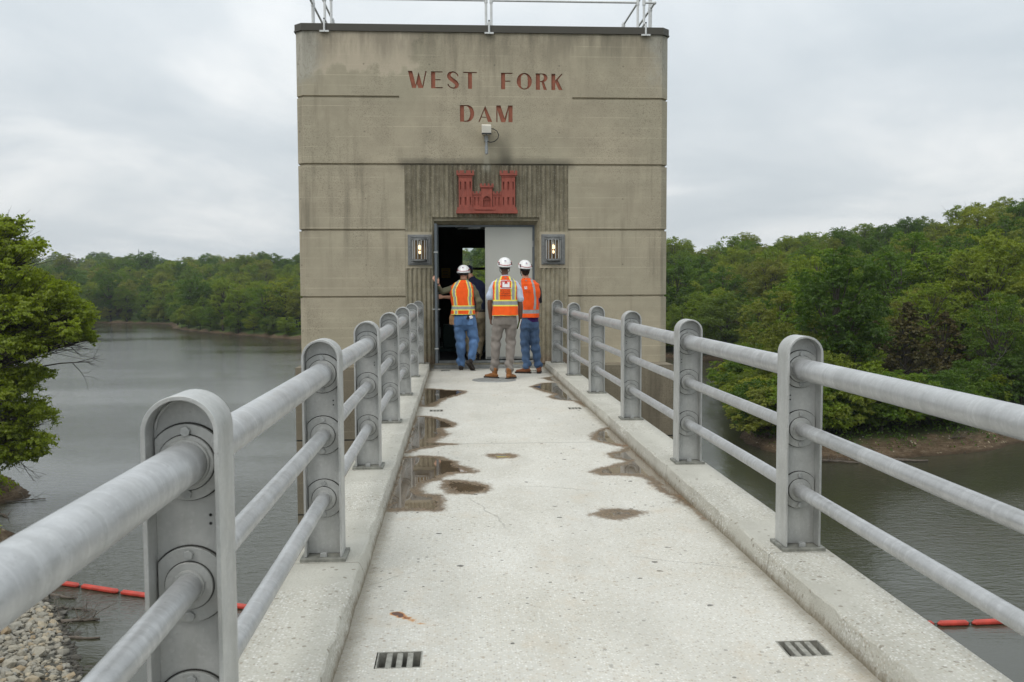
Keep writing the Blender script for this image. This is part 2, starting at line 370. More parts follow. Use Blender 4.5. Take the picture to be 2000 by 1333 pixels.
def kerb_mat():
    m = NM('kerb_concrete'); o = m.obj(); X, Y, Z = m.xyz(o)
    base = m.mix(m.ramp(m.noise(o, 1.7, 6, .6), [(.3,0),(.7,1)]), (.40,.385,.33), (.52,.505,.445))
    ag = m.xyz(m.vor(o, 75, out='Color')); agd = m.vor(o, 75)
    stone = m.ramp(ag[0], [(0,(.22,.19,.15)), (.15,(.40,.35,.27)), (.45,(.50,.48,.42)), (.95,(.72,.71,.68))])
    patch = m.ramp(m.noise(o, .9, 3), [(.46, .15), (.54, 1)])
    c = m.mix(m.math('MULTIPLY', patch, m.math('MULTIPLY', m.ramp(agd, [(.35,1),(.55,0)]), .75)), base, stone)
    a2 = m.xyz(m.vor(o, 24, out='Color')); d2 = m.vor(o, 24)
    f2 = m.math('MULTIPLY', m.ramp(a2[1], [(.88,0),(.9,1)]), m.ramp(m.math('ADD', d2, m.math('MULTIPLY', m.noise(o, 80, 3), .2)), [(.33,1),(.4,0)]))
    c = m.mix(m.math('MULTIPLY', f2, .6), c, (.17,.14,.10))
    # construction joints and mossy low edge
    yj = m.math('FRACT', m.math('DIVIDE', m.math('ADD', Y, m.math('MULTIPLY', m.noise(o, 4, 2), .02)), 2.44))
    jm = m.math('LESS_THAN', m.math('ABSOLUTE', m.math('SUBTRACT', yj, .965)), .0022)
    c = m.mix(m.math('MULTIPLY', jm, .55), c, (.12,.11,.085))
    lo = m.sstep(m.math('ADD', Z, m.math('MULTIPLY', m.math('SUBTRACT', m.noise(m.map(o,(1,1,.4)), 24, 4, .7), .5), .11)), -.055, -.13)
    inn = m.sstep(m.math('ABSOLUTE', X), 1.30, 1.2)
    c = m.mix(m.math('MULTIPLY', m.math('MULTIPLY', lo, inn), .8), c, (.16,.125,.075))
    outer = m.sstep(m.math('ABSOLUTE', X), 1.40, 1.47)
    c = m.mix(m.math('MULTIPLY', outer, .25), c, (.26,.25,.21))
    m.set(Base_Color=c, Roughness=.92, Normal=m.bump(m.math('ADD', m.math('MULTIPLY', agd, -.5), m.noise(o, 60, 5, .7)), .9, .007)); m.b.inputs['Specular IOR Level'].default_value = .25
    return m.mat
M_KERB = kerb_mat()
def alu(name, col, rough=.5, metal=.35, band=0, stain=.5):
    m = NM(name); o = m.obj(); g = m.n('ShaderNodeNewGeometry').outputs['Position']
    c = m.mix(m.ramp(m.noise(g, 5, 6, .6), [(.3,0),(.7,1)]), tuple(x*.84 for x in col), tuple(x*1.08 for x in col))
    if band:
        bn = m.noise(m.map(g, (1.5, 15, 1.5)), 1.0, 4, .6, .4)
        c = m.mix(m.math('MULTIPLY', m.ramp(bn, [(.40,0),(.62,1)]), .55), c, tuple(x*.76 for x in col))
        b2 = m.noise(m.map(g, (2, 34, 2), (2,5,1)), 1.0, 5, .65, .8)
        c = m.mix(m.math('MULTIPLY', m.ramp(b2, [(.52,0),(.66,1)]), .4), c, tuple(min(1,x*1.3) for x in col))
        sc2 = m.noise(m.map(g, (30, 5, 30)), 1.0, 5, .7)
        c = m.mix(m.math('MULTIPLY', m.ramp(sc2, [(.58,0),(.7,1)]), .3), c, tuple(x*.6 for x in col))
    vc = m.xyz(m.vor(g, 95, out='Color')); c = m.mix(m.math('MULTIPLY', vc[0], .16), c, tuple(x*.62 for x in col)); c = m.mix(m.math('MULTIPLY', m.ramp(vc[1], [(.8,0),(1,1)]), .18), c, tuple(min(1,x*1.35) for x in col))
    gr = m.noise(m.map(g, (9, 9, 2.2)), 1.0, 7, .7)
    c = m.mix(m.math('MULTIPLY', m.ramp(gr, [(.48,0),(.68,1)]), stain*1.3), c, tuple(x*.55 for x in (col[0], col[1], col[2]*.93)))
    c = m.mix(m.math('MULTIPLY', m.ramp(m.noise(g, 70, 4, .7), [(.62,0),(.72,1)]), .35), c, (.16,.15,.13))
    m.set(Base_Color=c, Metallic=metal, Roughness=m.ramp(m.noise(g, 14, 5), [(.3, rough-.08), (.7, rough+.14)]), Normal=m.bump(m.noise(g, 45, 5, .6), .25, .002))
    return m.mat
M_POST = alu('post_paint', (.50,.505,.49), .45, .40, 0, .30)
M_PIPE = alu('rail_pipe', (.50,.505,.505), .42, .5, 1, .2)
M_COLL = alu('collar_metal', (.46,.465,.45), .45, .45, 0, .30)
M_COLLSHADE = plain('collar_shade_grime', (.035,.034,.030), .9)  # near-black colour for the painted shade and grime round the collars
M_BOLT = plain('bolt_metal', (.44,.45,.44), .45, .5, .3, 40)
M_BASEP = plain('base_plate_metal', (.27,.27,.235), .75, .15, .5, 25, bumpd=.002)
M_DARK = plain('dark_recess', (.012,.012,.012), .9)
M_HOLE = plain('drilled_hole', (.03,.03,.03), .9)
M_FASCIA = plain('roof_fascia', (.072,.066,.052), .55, .1, .12, 2)
M_WHITEP = plain('white_pipe', (.70,.71,.70), .45, .2, .15, 6)
def red_paint():
    m = NM('oxide_red_paint'); o = m.obj(); c = m.mix(m.ramp(m.noise(o, 7, 6, .7), [(.3,0),(.7,1)]), (.235,.058,.040), (.34,.088,.060)); Z = m.xyz(o)[2]
    ch = m.math('MULTIPLY', m.ramp(m.noise(o, 42, 5, .8), [(.60,0),(.66,1)]), m.ramp(m.noise(o, 5, 3), [(.46,0),(.58,.8)]))
    c = m.mix(ch, c, (.36,.20,.155)); dr = m.math('MULTIPLY', m.ramp(m.noise(m.map(o,(18,18,1.5)), 1, 5, .7), [(.5,0),(.7,.5)]), .8); c = m.mix(dr, c, (.13,.045,.035))
    m.set(Base_Color=c, Roughness=.75, Normal=m.bump(m.noise(o, 60, 4), .4, .002)); return m.mat
M_RED = red_paint()
M_LETTER = plain('letter_red', (.36,.125,.075), .8, 0, .28, 14, bumpd=.002)
M_DOORG = plain('door_grey', (.47,.475,.435), .55, 0, .06, 1.5)
M_DOORB = plain('door_edge_blue_grey', (.115,.135,.15), .45, .1, .25, 5)
M_FRAME = plain('frame_dark', (.02,.021,.022), .5)
M_SILL = plain('sill_metal', (.33,.34,.33), .55, .3, .4, 10)
M_LAMP = plain('lamp_casting', (.24,.245,.24), .55, .35, .3, 22, bumpd=.001)
M_CREAM = plain('cream_box', (.78,.75,.66), .5, 0, .08, 5)
M_STEEL = plain('galvanised', (.36,.38,.39), .5, .5, .25, 30)
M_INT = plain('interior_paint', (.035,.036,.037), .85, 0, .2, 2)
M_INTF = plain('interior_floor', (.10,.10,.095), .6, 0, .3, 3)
M_TEAL = plain('machine_teal', (.012,.05,.045), .5, 0, .2, 3)
M_YEL = plain('sign_yellow', (.55,.36,.01), .6, 0, .08, 3)
M_BLACK = plain('black_plastic', (.016,.016,.018), .5)
M_MANH = plain('manhole_iron', (.34,.345,.33), .6, .35, .35, 16, bumpd=.002)
M_BAR = plain('grate_bar', (.40,.39,.34), .7, .3, .45, 30, bumpd=.002)
def emis(name, col, st):
    m = NM(name); o = m.obj(); m.set(Base_Color=(.8,.7,.5), Emission_Color=m.mix(m.ramp(m.noise(o, 40, 3), [(.4,0),(.6,1)]), col, tuple(x*.6 for x in col)))
    m.b.inputs['Emission Strength'].default_value = st; return m.mat
M_BULB = emis('lamp_bulb_glow', (1,.72,.42), 1.9)
def glass(name='window_glass', tint=(.93,.97,.95)):
    m = NM(name); t = m.n('ShaderNodeBsdfTransparent'); t.inputs[0].default_value = (*tint,1)
    g = m.n('ShaderNodeBsdfGlossy'); g.inputs['Roughness'].default_value = .02
    lw = m.n('ShaderNodeLayerWeight'); lw.inputs[0].default_value = .25
    dirt = m.math('MULTIPLY', m.ramp(m.noise(m.obj(), 6, 4), [(.4,0),(.8,1)]), .04)
    mx = m.n('ShaderNodeMixShader'); m.l(m.math('ADD', m.math('MULTIPLY', lw.outputs['Fresnel'], .6), dirt), mx.inputs[0])
    m.l(t.outputs[0], mx.inputs[1]); m.l(g.outputs[0], mx.inputs[2]); m.l(mx.outputs[0], m.out.inputs[0]); return m.mat
M_GLASS = glass()
# ================================================================ TERRAIN AND WATER
WZ = -14.0
WATER = [(-15.5,36),(-17.2,39.3),(-18.3,41.6),(-19.3,43.3),(-20.6,45.1),(-21.3,46.5),(-22.6,48.0),(-24.8,50.5),(-26.4,53.5),(-27.3,56.4),(-28.2,58.4),
 (-29.8,59.6),(-31.6,60.4),(-33.6,61.4),(-34.6,63.2),(-34.2,65.4),(-33.0,66.9),(-32.3,68.6),(-33.2,70.9),(-35.6,74.2),(-39,78),(-46,86),(-75,110),(-150,180),(-230,300),(-215,395),(-185,402),
 (-160,405),(-140,398),(-118.6,383),(-112,365),(-106,345),(-92,322),(-80,306),(-71,294),(-62,285),(-54,274),(-46,267),(-28,252),(-10,240),(8,228),(20,215),(36,199),(50,184),
 (60,176),(66,166),(62,156),(52,147),(45,140),(41.5,131),(37,118),(33.5,108),(31,98),(28.8,92.5),(27.4,87.5),(28.2,82),(30.6,78.6),(34,77.3),(38,77.6),(42.5,78.8),(47,80.4),(51,82.8),(56,86),(64,91),(75,97),(100,104),(130,103),(170,95),
 (190,60),(150,30),(90,22),(40,19),(15,19),(0,21),(-8,25),(-12.5,30.5)]
def sdist(px, py, poly):
    """signed distance, positive inside"""
    px = np.asarray(px, float); py = np.asarray(py, float)
    d = np.full(px.shape, 1e18); ins = np.zeros(px.shape, bool); n = len(poly)
    for i in range(n):
        ax, ay = poly[i]; bx, by = poly[(i+1) % n]
        ex, ey = bx-ax, by-ay; t = np.clip(((px-ax)*ex+(py-ay)*ey)/(ex*ex+ey*ey+1e-12), 0, 1)
        d = np.minimum(d, (px-ax-t*ex)**2+(py-ay-t*ey)**2)
        c = (ay > py) != (by > py)
        with np.errstate(divide='ignore', invalid='ignore'):
            ins ^= c & (px < (bx-ax)*(py-ay)/(by-ay if by != ay else 1e-9)+ax)
    d = np.sqrt(d); return np.where(ins, d, -d)
def wob(x, y, s=1.0):
    return (np.sin(x*1.3*s+np.cos(y*.9*s)*2)+np.sin(y*1.7*s+1.3*np.sin(x*.7*s))+.6*np.sin((x+y)*3.1*s+1)+.4*np.sin((x-1.7*y)*5.3*s))/3
def sst(x, a, b):
    t = np.clip((x-a)/(b-a), 0, 1); return t*t*(3-2*t)
def terrain(x, y):
    x = np.asarray(x, float); y = np.asarray(y, float)
    d = -sdist(x, y, WATER) + .55*wob(x, y, .55)*sst(np.abs(y), 20, 60) + .18*wob(x, y, 2.1)
    near = (1-sst(y, 48, 60))*(1-sst(x, 120, 200))                    # dam embankment
    hb = np.clip(d*.42, -3, 13.7)
    left = 1-sst(x, -10, 15)
    bank = 1.25*sst(d, 0, 2.4)
    rr = .135*np.minimum(d, 125)*1.0 + 3.2*sst(x-.42*y,-10,60)*sst(d,40,120) - .022*np.minimum(d,125)*(1-sst(x/np.maximum(y,1),.30,.42))*sst(x,25,45) + 1.0*wob(x, y, .035)*sst(d, 20, 80)
    ll = .052*np.minimum(d, 130) + 1.6*wob(x, y, .02)*sst(d, 20, 80)
    hill = 17*np.exp(-(((x+330)/260)**2+((y-950)/190)**2)) + 9*np.exp(-(((x+95)/110)**2+((y-520)/120)**2))
    nl = (1-sst(y, 110, 160))*left                                     # near left bank stays low
    ll = ll*(1-nl) + .13*np.minimum(d, 60)*nl
    h = bank + (ll*left + rr*(1-left)) + hill*sst(d, 10, 90)
    h = h + .10*wob(x, y, 1.4)*sst(d, .5, 4)
    h = np.where(d > 0, h, np.maximum(d*.5, -3))
    return WZ + hb*near + h*(1-near), d
def axis(pts):
    a = []
    for x0, x1, st in pts: a += list(np.arange(x0, x1, st))
    return np.array(a + [pts[-1][1]])
gx = axis([(-4000,-1000,300),(-1000,-260,30),(-260,-60,6),(-60,-12,.6),(-12,20,2),(20,75,.8),(75,200,5),(200,1000,35),(1000,4000,300)])
gy = axis([(-3000,-200,250),(-200,0,20),(0,28,3),(28,76,.6),(76,100,.9),(100,300,5),(300,460,6),(460,1100,25),(1100,5000,300)])
GX, GY = np.meshgrid(gx, gy); GZ, GD = terrain(GX.ravel(), GY.ravel())
def grid_mesh(name, X, Y, Z, nx, ny, attrs=None, skip=None):
    co = np.stack([X, Y, Z], 1).astype(np.float32)
    i = np.arange(nx-1); j = np.arange(ny-1); I, J = np.meshgrid(i, j); a = (J*nx+I).ravel()
    f = np.stack([a, a+1, a+nx+1, a+nx], 1)
    if skip is not None: f = f[~skip.ravel()]
    me = bpy.data.meshes.new(name); me.vertices.add(len(co)); me.vertices.foreach_set('co', co.ravel())
    me.loops.add(f.size); me.loops.foreach_set('vertex_index', f.ravel().astype(np.int32))
    me.polygons.add(len(f)); me.polygons.foreach_set('loop_start', (np.arange(len(f))*4).astype(np.int32)); me.polygons.foreach_set('loop_total', np.full(len(f), 4, np.int32))
    me.polygons.foreach_set('use_smooth', [True]*len(f))
    for k, v in (attrs or {}).items():
        at = me.attributes.new(k, 'FLOAT', 'POINT'); at.data.foreach_set('value', np.asarray(v, np.float32))
    me.update(calc_edges=True); return me
def ground_mat():
    m = NM('earth_and_forest_floor'); g = m.n('ShaderNodeNewGeometry').outputs['Position']; d = m.attr('shore')
    soil = m.mix(m.ramp(m.noise(g, .9, 7, .7), [(.3,0),(.7,1)]), (.070,.047,.028), (.145,.100,.062))
    soil = m.mix(m.ramp(m.noise(g, 5, 6, .75), [(.45,0),(.62,.8)]), soil, (.045,.032,.018))
    soil = m.mix(m.ramp(m.noise(m.map(g,(.7,.7,7)), 1.4, 6, .7), [(.48,0),(.62,.7)]), soil, (.17,.13,.085))
    peb = m.xyz(m.vor(g, 3.2, out='Color')); pd = m.vor(g, 3.2)
    soil = m.mix(m.math('MULTIPLY', m.ramp(peb[0], [(.86,0),(.9,1)]), m.ramp(pd, [(.3,1),(.4,0)])), soil, (.30,.25,.17))
    litter = m.mix(m.ramp(m.noise(g, 1.4, 6, .7), [(.35,0),(.65,1)]), (.035,.030,.015), (.035,.055,.014))
    grass = m.mix(m.ramp(m.noise(g, 2.2, 6, .7), [(.35,0),(.65,1)]), (.045,.085,.014), (.09,.12,.03))
    dn = m.math('ADD', d, m.math('MULTIPLY', m.math('SUBTRACT', m.noise(g, .7, 5, .65), .5), 3.0))
    X, Y, Z = m.xyz(g)
    veg = m.mix(m.sstep(X, -24, -30), litter, grass)
    c = m.mix(m.sstep(dn, 1.2, 2.8), soil, veg)
    wet = m.sstep(m.math('ADD', Z, m.math('MULTIPLY', m.noise(g, 3, 3), .2)), WZ+.42, WZ+.12)
    c = m.mix(m.math('MULTIPLY', wet, .7), c, (.035,.024,.014))
    rocky = m.math('MULTIPLY', m.sstep(Y, 52, 49), m.sstep(X, 10, 0))
    c = m.mix(rocky, c, m.mix(m.vor(g, 5), (.05,.048,.04), (.17,.16,.13)))
    m.set(Base_Color=c, Roughness=.95, Normal=m.bump(m.noise(g, 4, 7, .75), .9, .12)); m.b.inputs['Specular IOR Level'].default_value = .15
    return m.mat
M_GROUND = ground_mat()
me = grid_mesh('ground', GX.ravel(), GY.ravel(), GZ, len(gx), len(gy), {'shore': GD}); me.materials.append(M_GROUND)
ground = bpy.data.objects.new('ground', me); COL.objects.link(ground); tag(ground, 'brown earth banks and wooded hillsides around the lake', 'ground', kind='structure')
def water_mat():
    m = NM('lake_water'); g = m.n('ShaderNodeNewGeometry').outputs['Position']
    w1 = m.noise(m.map(g, (.9,1.9,1), rot=(0,0,.25)), 1.0, 5, .62, .3)
    w2 = m.noise(m.map(g, (2.6,5.2,1), (3,1,0), (0,0,-.15)), 1.0, 4, .6, .2)
    X, Y, Z = m.xyz(g)
    ruff = m.ramp(m.noise(m.map(g, (.018,.035,1)), 1.0, 4, .55), [(.38,.35),(.6,1)])
    calm = m.sstep(m.math('ADD', m.math('SUBTRACT', Y, m.math('MULTIPLY', X, -.10)), m.math('MULTIPLY', m.noise(g, .25, 3), 3)), 39.5, 46)
    h = m.math('MULTIPLY', m.math('ADD', w1, m.math('MULTIPLY', w2, .5)), m.math('MULTIPLY', ruff, m.math('MULTIPLY_ADD', calm, .8, .2)))
    bp = m.n('ShaderNodeBump'); bp.inputs['Distance'].default_value = .17; bp.inputs['Strength'].default_value = .5; m.l(h, bp.inputs['Height'])
    c = m.mix(m.noise(g, .03, 3), (.036,.035,.020), (.046,.048,.032))
    m.set(Base_Color=c, Roughness=.05, IOR=1.52, Normal=bp.outputs[0])
    return m.mat
M_WATER = water_mat()
wb = MB(); wb.add([(-4000,-3000,WZ),(4000,-3000,WZ),(4000,5000,WZ),(-4000,5000,WZ)], [(0,1,2,3)])
water = wb.build('water', M_WATER); tag(water, 'grey rippled lake water between wooded shores', 'water', kind='structure')

# ================================================================ FOOTBRIDGE
TY = 17.453                      # tower front face
bridge = thing('footbridge', 'pale concrete service footbridge leading to the tower door', 'bridge', (0,0,0))
GR = [(-.835,3.79,.19,.17),(.905,3.79,.19,.17),(-.85,11.5,.17,.17),(.915,11.56,.17,.17),(-.80,16.93,.17,.17),(.80,16.75,.17,.17)]
xs = set(np.round(np.arange(-1.14, 1.1401, .02), 4)); ys = set(np.round(np.arange(-4, TY+.15, .025), 4))
for x, y, a, b in GR:
    for q in (x-a/2, x+a/2): xs = {v for v in xs if abs(v-q) > .007} | {round(q,4)}
    for q in (y-b/2, y+b/2): ys = {v for v in ys if abs(v-q) > .008} | {round(q,4)}
xs = np.array(sorted(xs)); ys = np.array(sorted(ys)); DX, DY = np.meshgrid(xs, ys)
mx_, my_ = np.meshgrid((xs[1:]+xs[:-1])/2, (ys[1:]+ys[:-1])/2); skip = np.zeros(mx_.shape, bool)
for x, y, a, b in GR: skip |= (np.abs(mx_-x) < a/2) & (np.abs(my_-y) < b/2)
PUD = {'a': [(-1.17,14.07),(-1.0,14.06),(-.72,13.82),(-.48,13.74),(-.42,13.49),(-.53,13.12),(-.71,12.74),(-.8,12.28),(-.86,11.85),(-.98,11.86),(-1.17,11.99)],
'b': [(-1.17,11.07),(-.91,11.05),(-.72,10.78),(-.57,10.34),(-.62,10.12),(-.73,10.02),(-.66,9.65),(-.74,9.41),(-.79,9.18),(-.49,9.02),(-.7,8.97),(-.95,8.72),(-1.04,8.57),(-1.17,8.6)],
'c': [(-1.17,8.6),(-1.06,8.44),(-.87,8.46),(-.72,8.38),(-.57,8.14),(-.56,8.01),(-.4,7.69),(-.43,7.6),(-.6,7.58),(-.68,7.44),(-.72,7.32),(-.83,7.24),(-.86,7.05),(-.81,6.89),(-.68,6.83),(-.66,6.49),(-.69,6.31),(-.88,6.33),(-1.17,6.36)],
'd': [(-.74,7.36),(-.61,7.4),(-.44,7.3),(-.32,7.15),(-.3,7.01),(-.38,6.86),(-.52,6.82),(-.68,6.85),(-.72,7.04)],
'e': [(-.36,8.40),(-.27,8.52),(-.09,8.52),(.01,8.36),(-.08,8.24),(-.25,8.21)],
'f': [(.81,15.45),(1.07,15.69),(1.19,15.57),(1.19,14.86),(.97,14.76)],
'g': [(.53,14.12),(.76,14.67),(1.19,14.75),(1.19,13.96),(1.19,12.6),(1.19,11.56),(1.05,11.68),(.98,12.28),(.74,12.5),(.66,12.83),(.78,13.09),(.62,13.59)],
'h': [(.82,9.57),(.96,9.88),(1.19,10.08),(1.22,9.44),(1.21,8.88),(1.02,8.68),(.95,8.82),(.83,9.0),(.75,9.19)],
'i': [(.8,8.42),(1.04,8.7),(1.19,8.9),(1.19,8.23),(1.19,7.67),(1.19,6.1),(1.19,5.3),(1.10,5.75),(1.04,6.3),(.99,6.57),(.93,6.8),(.93,7.19),(.89,7.37),(.58,7.43),(.52,7.59),(.59,7.74),(.79,7.9),(.9,8.03),(.79,8.19)],
'k': [(.29,6.15),(.4,6.29),(.52,6.33),(.66,6.27),(.74,6.2),(.62,6.06),(.5,5.98),(.39,6.03)]}
wet = np.full(DX.size, -1.0)
for p in PUD.values(): wet = np.maximum(wet, sdist(DX.ravel(), DY.ravel(), p))
rust = np.zeros(DX.size); fx, fy = DX.ravel(), DY.ravel()
for cx_, cy_, a, b, s in ((-.17,8.38,.10,.07,1.0),(-.52,7.05,.11,.16,.6),(-.885,4.34,.030,.018,2.2),(-.86,4.31,.024,.018,1.9),(-.83,4.275,.028,.02,1.2),(-.80,4.24,.028,.02,.95),(-.76,4.20,.035,.02,.75),(-.71,4.17,.04,.025,.5),(-.64,4.56,.018,.010,1.2)):
    rust += s*np.exp(-(((fx-cx_)/a)**2+((fy-cy_)/b)**2))
me = grid_mesh('deck', fx, fy, np.full(DX.size, -.12), len(xs), len(ys), {'wet': wet, 'rust': rust}, skip); me.materials.append(M_DECK)
dk = bpy.data.objects.new('deck', me); COL.objects.link(dk); dk.parent = bridge
b = MB(); b.box(-1.43,1.43,-14,17.45,-.75,-.32); b.box(-1.0,1.0,-14,16.84,-1.5,-.75); b.box(-1.14,1.14,-14,-4,-.319,-.12); b.build('slab', M_KERB, bridge)
rng = np.random.default_rng(5)
for side in (-1, 1):
    y = np.arange(-14, 17.44, .04); prof = [(1.456,-.5),(1.456,-.02),(1.44,-.001),(1.30,0),(1.16,0),(1.108,-.001),(1.100,-.009),(1.095,-.05),(1.089,-.09),(1.083,-.14)]
    V = []; F = []
    for i, yy in enumerate(y):
        for j, (a, z) in enumerate(prof):
            n = 0; nz = 0
            if 4 <= j <= 8:
                n = (mnoise.noise((side*3+a, yy*3.1, z*9))*.010 + mnoise.noise((side*3+a*2, yy*11, z*30))*.008)
                nz = mnoise.noise((side*7, yy*7, a*9))*.005 if j in (5,6) else 0
                if j in (5,6) and mnoise.noise((side*5, yy*1.9, 3)) > .32: n += .012; nz -= .012
            V.append((side*(a+n), yy, z+nz))
    k = len(prof)
    for i in range(len(y)-1):
        for j in range(k-1):
            q = (i*k+j, (i+1)*k+j, (i+1)*k+j+1, i*k+j+1); F.append(q if side < 0 else q[::-1])
    F.append(tuple(range(k))); F.append(tuple((len(y)-1)*k+j for j in range(k-1,-1,-1)))
    b = MB(); b.add(V, F); o = b.build('kerb', M_KERB, bridge); smooth_auto(o, 24)
# drain grates
def drain(x, y, a, bb, lab, nb=3):
    t = thing('drain_grate', lab, 'drain', (x,y,-.12), 0, 'small bar drains let into the bridge deck')
    f = MB(); d = .006
    f.box(-a/2,-a/2+d,-bb/2,bb/2,-.19,.0015); f.box(a/2-d,a/2,-bb/2,bb/2,-.19,.0015)
    f.box(-a/2+d,a/2-d,-bb/2,-bb/2+d,-.19,.001); f.box(-a/2+d,a/2-d,bb/2-d,bb/2,-.19,.001); f.build('frame', M_BAR, t)
    p = MB(); p.box(-a/2+d,a/2-d,-bb/2+d,bb/2-d,-.2,-.17); p.build('pit', M_DARK, t)
    for i in range(nb):
        cx0 = -a/2+d + (a-2*d)*(i+1)/(nb+1)
        q = MB(); q.box(cx0-.0125,cx0+.0125,-bb/2+d,bb/2-d,-.03,-.002); q.build('bar', M_BAR, t, bevel=.003)
for (x,y,a,bb), lab in zip(GR, ('three-bar drain in the deck at the lower left, nearest the camera','mossy bar drain in the deck at the lower right, nearest the camera',
    'small drain by the left kerb between the second and third puddles','small drain by the right kerb just past the long puddle','small drain at the foot of the open door leaf','small drain by the boots of the man at the right')):
    drain(x, y, a, bb, lab, 3)
# manhole
t = thing('manhole_cover', 'round grey metal manhole cover in the deck behind the boots of the middle man', 'manhole cover', (.03,15.16,-.12))
b = MB(); b.tube([(0,0,.0005),(0,0,.006)], [.37,.365], 48); b.build('rim', M_MANH, t, smooth=False)
b = MB(); b.tube([(0,0,.006),(0,0,.012)], [.335,.33], 48)
for a in range(4):
    an = a*math.pi/2+.4; b.tube([(.24*math.cos(an),.24*math.sin(an),.012),(.24*math.cos(an),.24*math.sin(an),.018)], .018, 8)
b.build('lid', M_MANH, t)

# ================================================================ RAILINGS
HW = .0985; PH = 1.174; FD = .08; FT = .012
def arch(hw, top, z0=0.0, n=20):
    zc = top-hw
    return [(-hw,z0)] + [(-hw*math.cos(math.pi*i/n), zc+hw*math.sin(math.pi*i/n)) for i in range(n+1)] + [(hw,z0)]
RZ = (.99, .66, .32); RR = (.0575, .0365, .0365)
def make_post(parent, y, x, hs):
    loc = (x, y, 0)
    o_, i_ = arch(HW, PH, .02), arch(HW-FT, PH-FT, .02); n = len(o_)
    b = MB(); vs = [(p[0],-FD,p[1]) for p in o_]+[(p[0],-FD,p[1]) for p in i_]+[(p[0],FD,p[1]) for p in o_]+[(p[0],FD,p[1]) for p in i_]; fs = []
    for k in range(n-1):
        fs += [(k,k+n,k+n+1,k+1),(k+2*n,k+1+2*n,k+1+3*n,k+3*n),(k,k+1,k+1+2*n,k+2*n),(k+n,k+3*n,k+3*n+1,k+n+1)]
    fs += [(0,2*n,3*n,n),(n-1,2*n-1,4*n-1,3*n-1)]
    b.add(vs, fs)
    b.prism(arch(HW-FT+.001, PH-FT+.001, .02), -.006, .006)
    # weld bead under the arch
    for s in (-1,1):
        pts = [((HW-FT-.004)*-math.cos(math.pi*i/14), s*.010, PH-HW+(HW-FT-.004)*math.sin(math.pi*i/14)) for i in range(15)]
        b.tube(pts, [.0045+.0015*math.sin(i*2.3) for i in range(15)], 6)
    po = b.build('post', M_POST, parent, loc=loc); smooth_auto(po, 35)
    md = po.modifiers.new('bevel','BEVEL'); md.width=.002; md.segments=2; md.limit_method='ANGLE'; md.angle_limit=R(50)
    b = MB(); b.box(-.120,.120,-.105,.105,-.004,.018); b.build('base_plate', M_BASEP, po, bevel=.003)
    for s in (-1,1): b = MB(); b.box(-.018,.018,s*.062-.014,s*.062+.014,.018,.040); b.build('anchor_nut', M_BOLT, po, bevel=.002)
    for zz_ in (.845,.822) : 
        holes = MB(); holes.tube([(-.055*hs,-.0075,zz_),(-.055*hs,-.006,zz_)], .0042, 8); holes.build('drilled_hole', M_HOLE, po)
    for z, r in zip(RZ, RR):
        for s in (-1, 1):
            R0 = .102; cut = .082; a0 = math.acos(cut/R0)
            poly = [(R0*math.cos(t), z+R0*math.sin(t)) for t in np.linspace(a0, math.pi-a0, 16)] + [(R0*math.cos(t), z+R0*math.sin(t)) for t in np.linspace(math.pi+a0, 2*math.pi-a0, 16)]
            b = MB(); b.prism([(px_*1.035, z+(pz_-z)*1.035) for px_,pz_ in poly], s*.0062, s*.0085); b.build('collar_shade_outline', M_COLLSHADE, po)  # thin dark plate added as the shade and dirt outline of the collar
            b = MB(); b.prism(poly, s*.0087, s*.021); c = b.build('collar_plate', M_COLL, po, bevel=.0015)
            b = MB(); rr_ = r+.027 if r < .05 else r+.016
            b.tube([(0,s*.0212,z),(0,s*.0225,z)], [rr_+.0025]*2, 36, ref=(1,0,0), m=1); b.tube([(0,s*.0226,z),(0,s*.0285,z),(0,s*.030,z)], [rr_,rr_,rr_-.0015], 36, ref=(1,0,0))  # first tube: dark rim painting the shade behind the raised ring
            # rough weld round the pipe
            k = 30; pts = [((r+.002)*math.cos(2*math.pi*i/k), s*.031, z+(r+.002)*math.sin(2*math.pi*i/k)) for i in range(k+1)]
            b.tube(pts, [.0034+.0028*abs(math.sin(i*1.7))*(1 if math.sin(2*math.pi*i/k) > .2 else .4) for i in range(k+1)], 6, caps=False)
            c2 = b.build('weld_ring', [M_COLL, M_COLLSHADE], po); smooth_auto(c2, 35)
            if s > 0 and y > 4: pass
            for dz in (-.083, .083):
                b = MB(); yy = [s*.021, s*.034]
                b.tube([(0,yy[0],z+dz),(0,yy[1],z+dz)], .0138, 6, ref=(1,0,.3)); b.build('bolt', M_BOLT, po, bevel=.0015)
    return po
def copy_post(src, parent, x, y):
    c = copy_tree(src, parent); c.location = (x, y, 0); return c
rails = {}
proto = {}
for side, lab in ((-1, 'grey pipe railing with round-topped posts along the left kerb'), (1, 'grey pipe railing with round-topped posts along the right kerb')):
    t = thing('bridge_railing', lab, 'railing', (side*1.298, 0, 0), 0, 'pipe railings along the footbridge')
    p0 = make_post(t, 4.903, 0, side); p0.location = (0, 4.903, 0)
    for k in (-3,-2,-1,1,2,3,4,5): copy_post(p0, t, 0, 4.903+2.44*k)
    for z, r in zip(RZ, RR):
        b = MB(); ysn = np.arange(-3.2, 17.16, .22)
        b.tube([(0.0018*math.sin(v*1.9+z*7), v, z+.0012*math.sin(v*1.1+z*3)) for v in ysn], r, 40, ref=(1,0,0)); o = b.build('rail', M_PIPE, t); smooth_auto(o, 50)

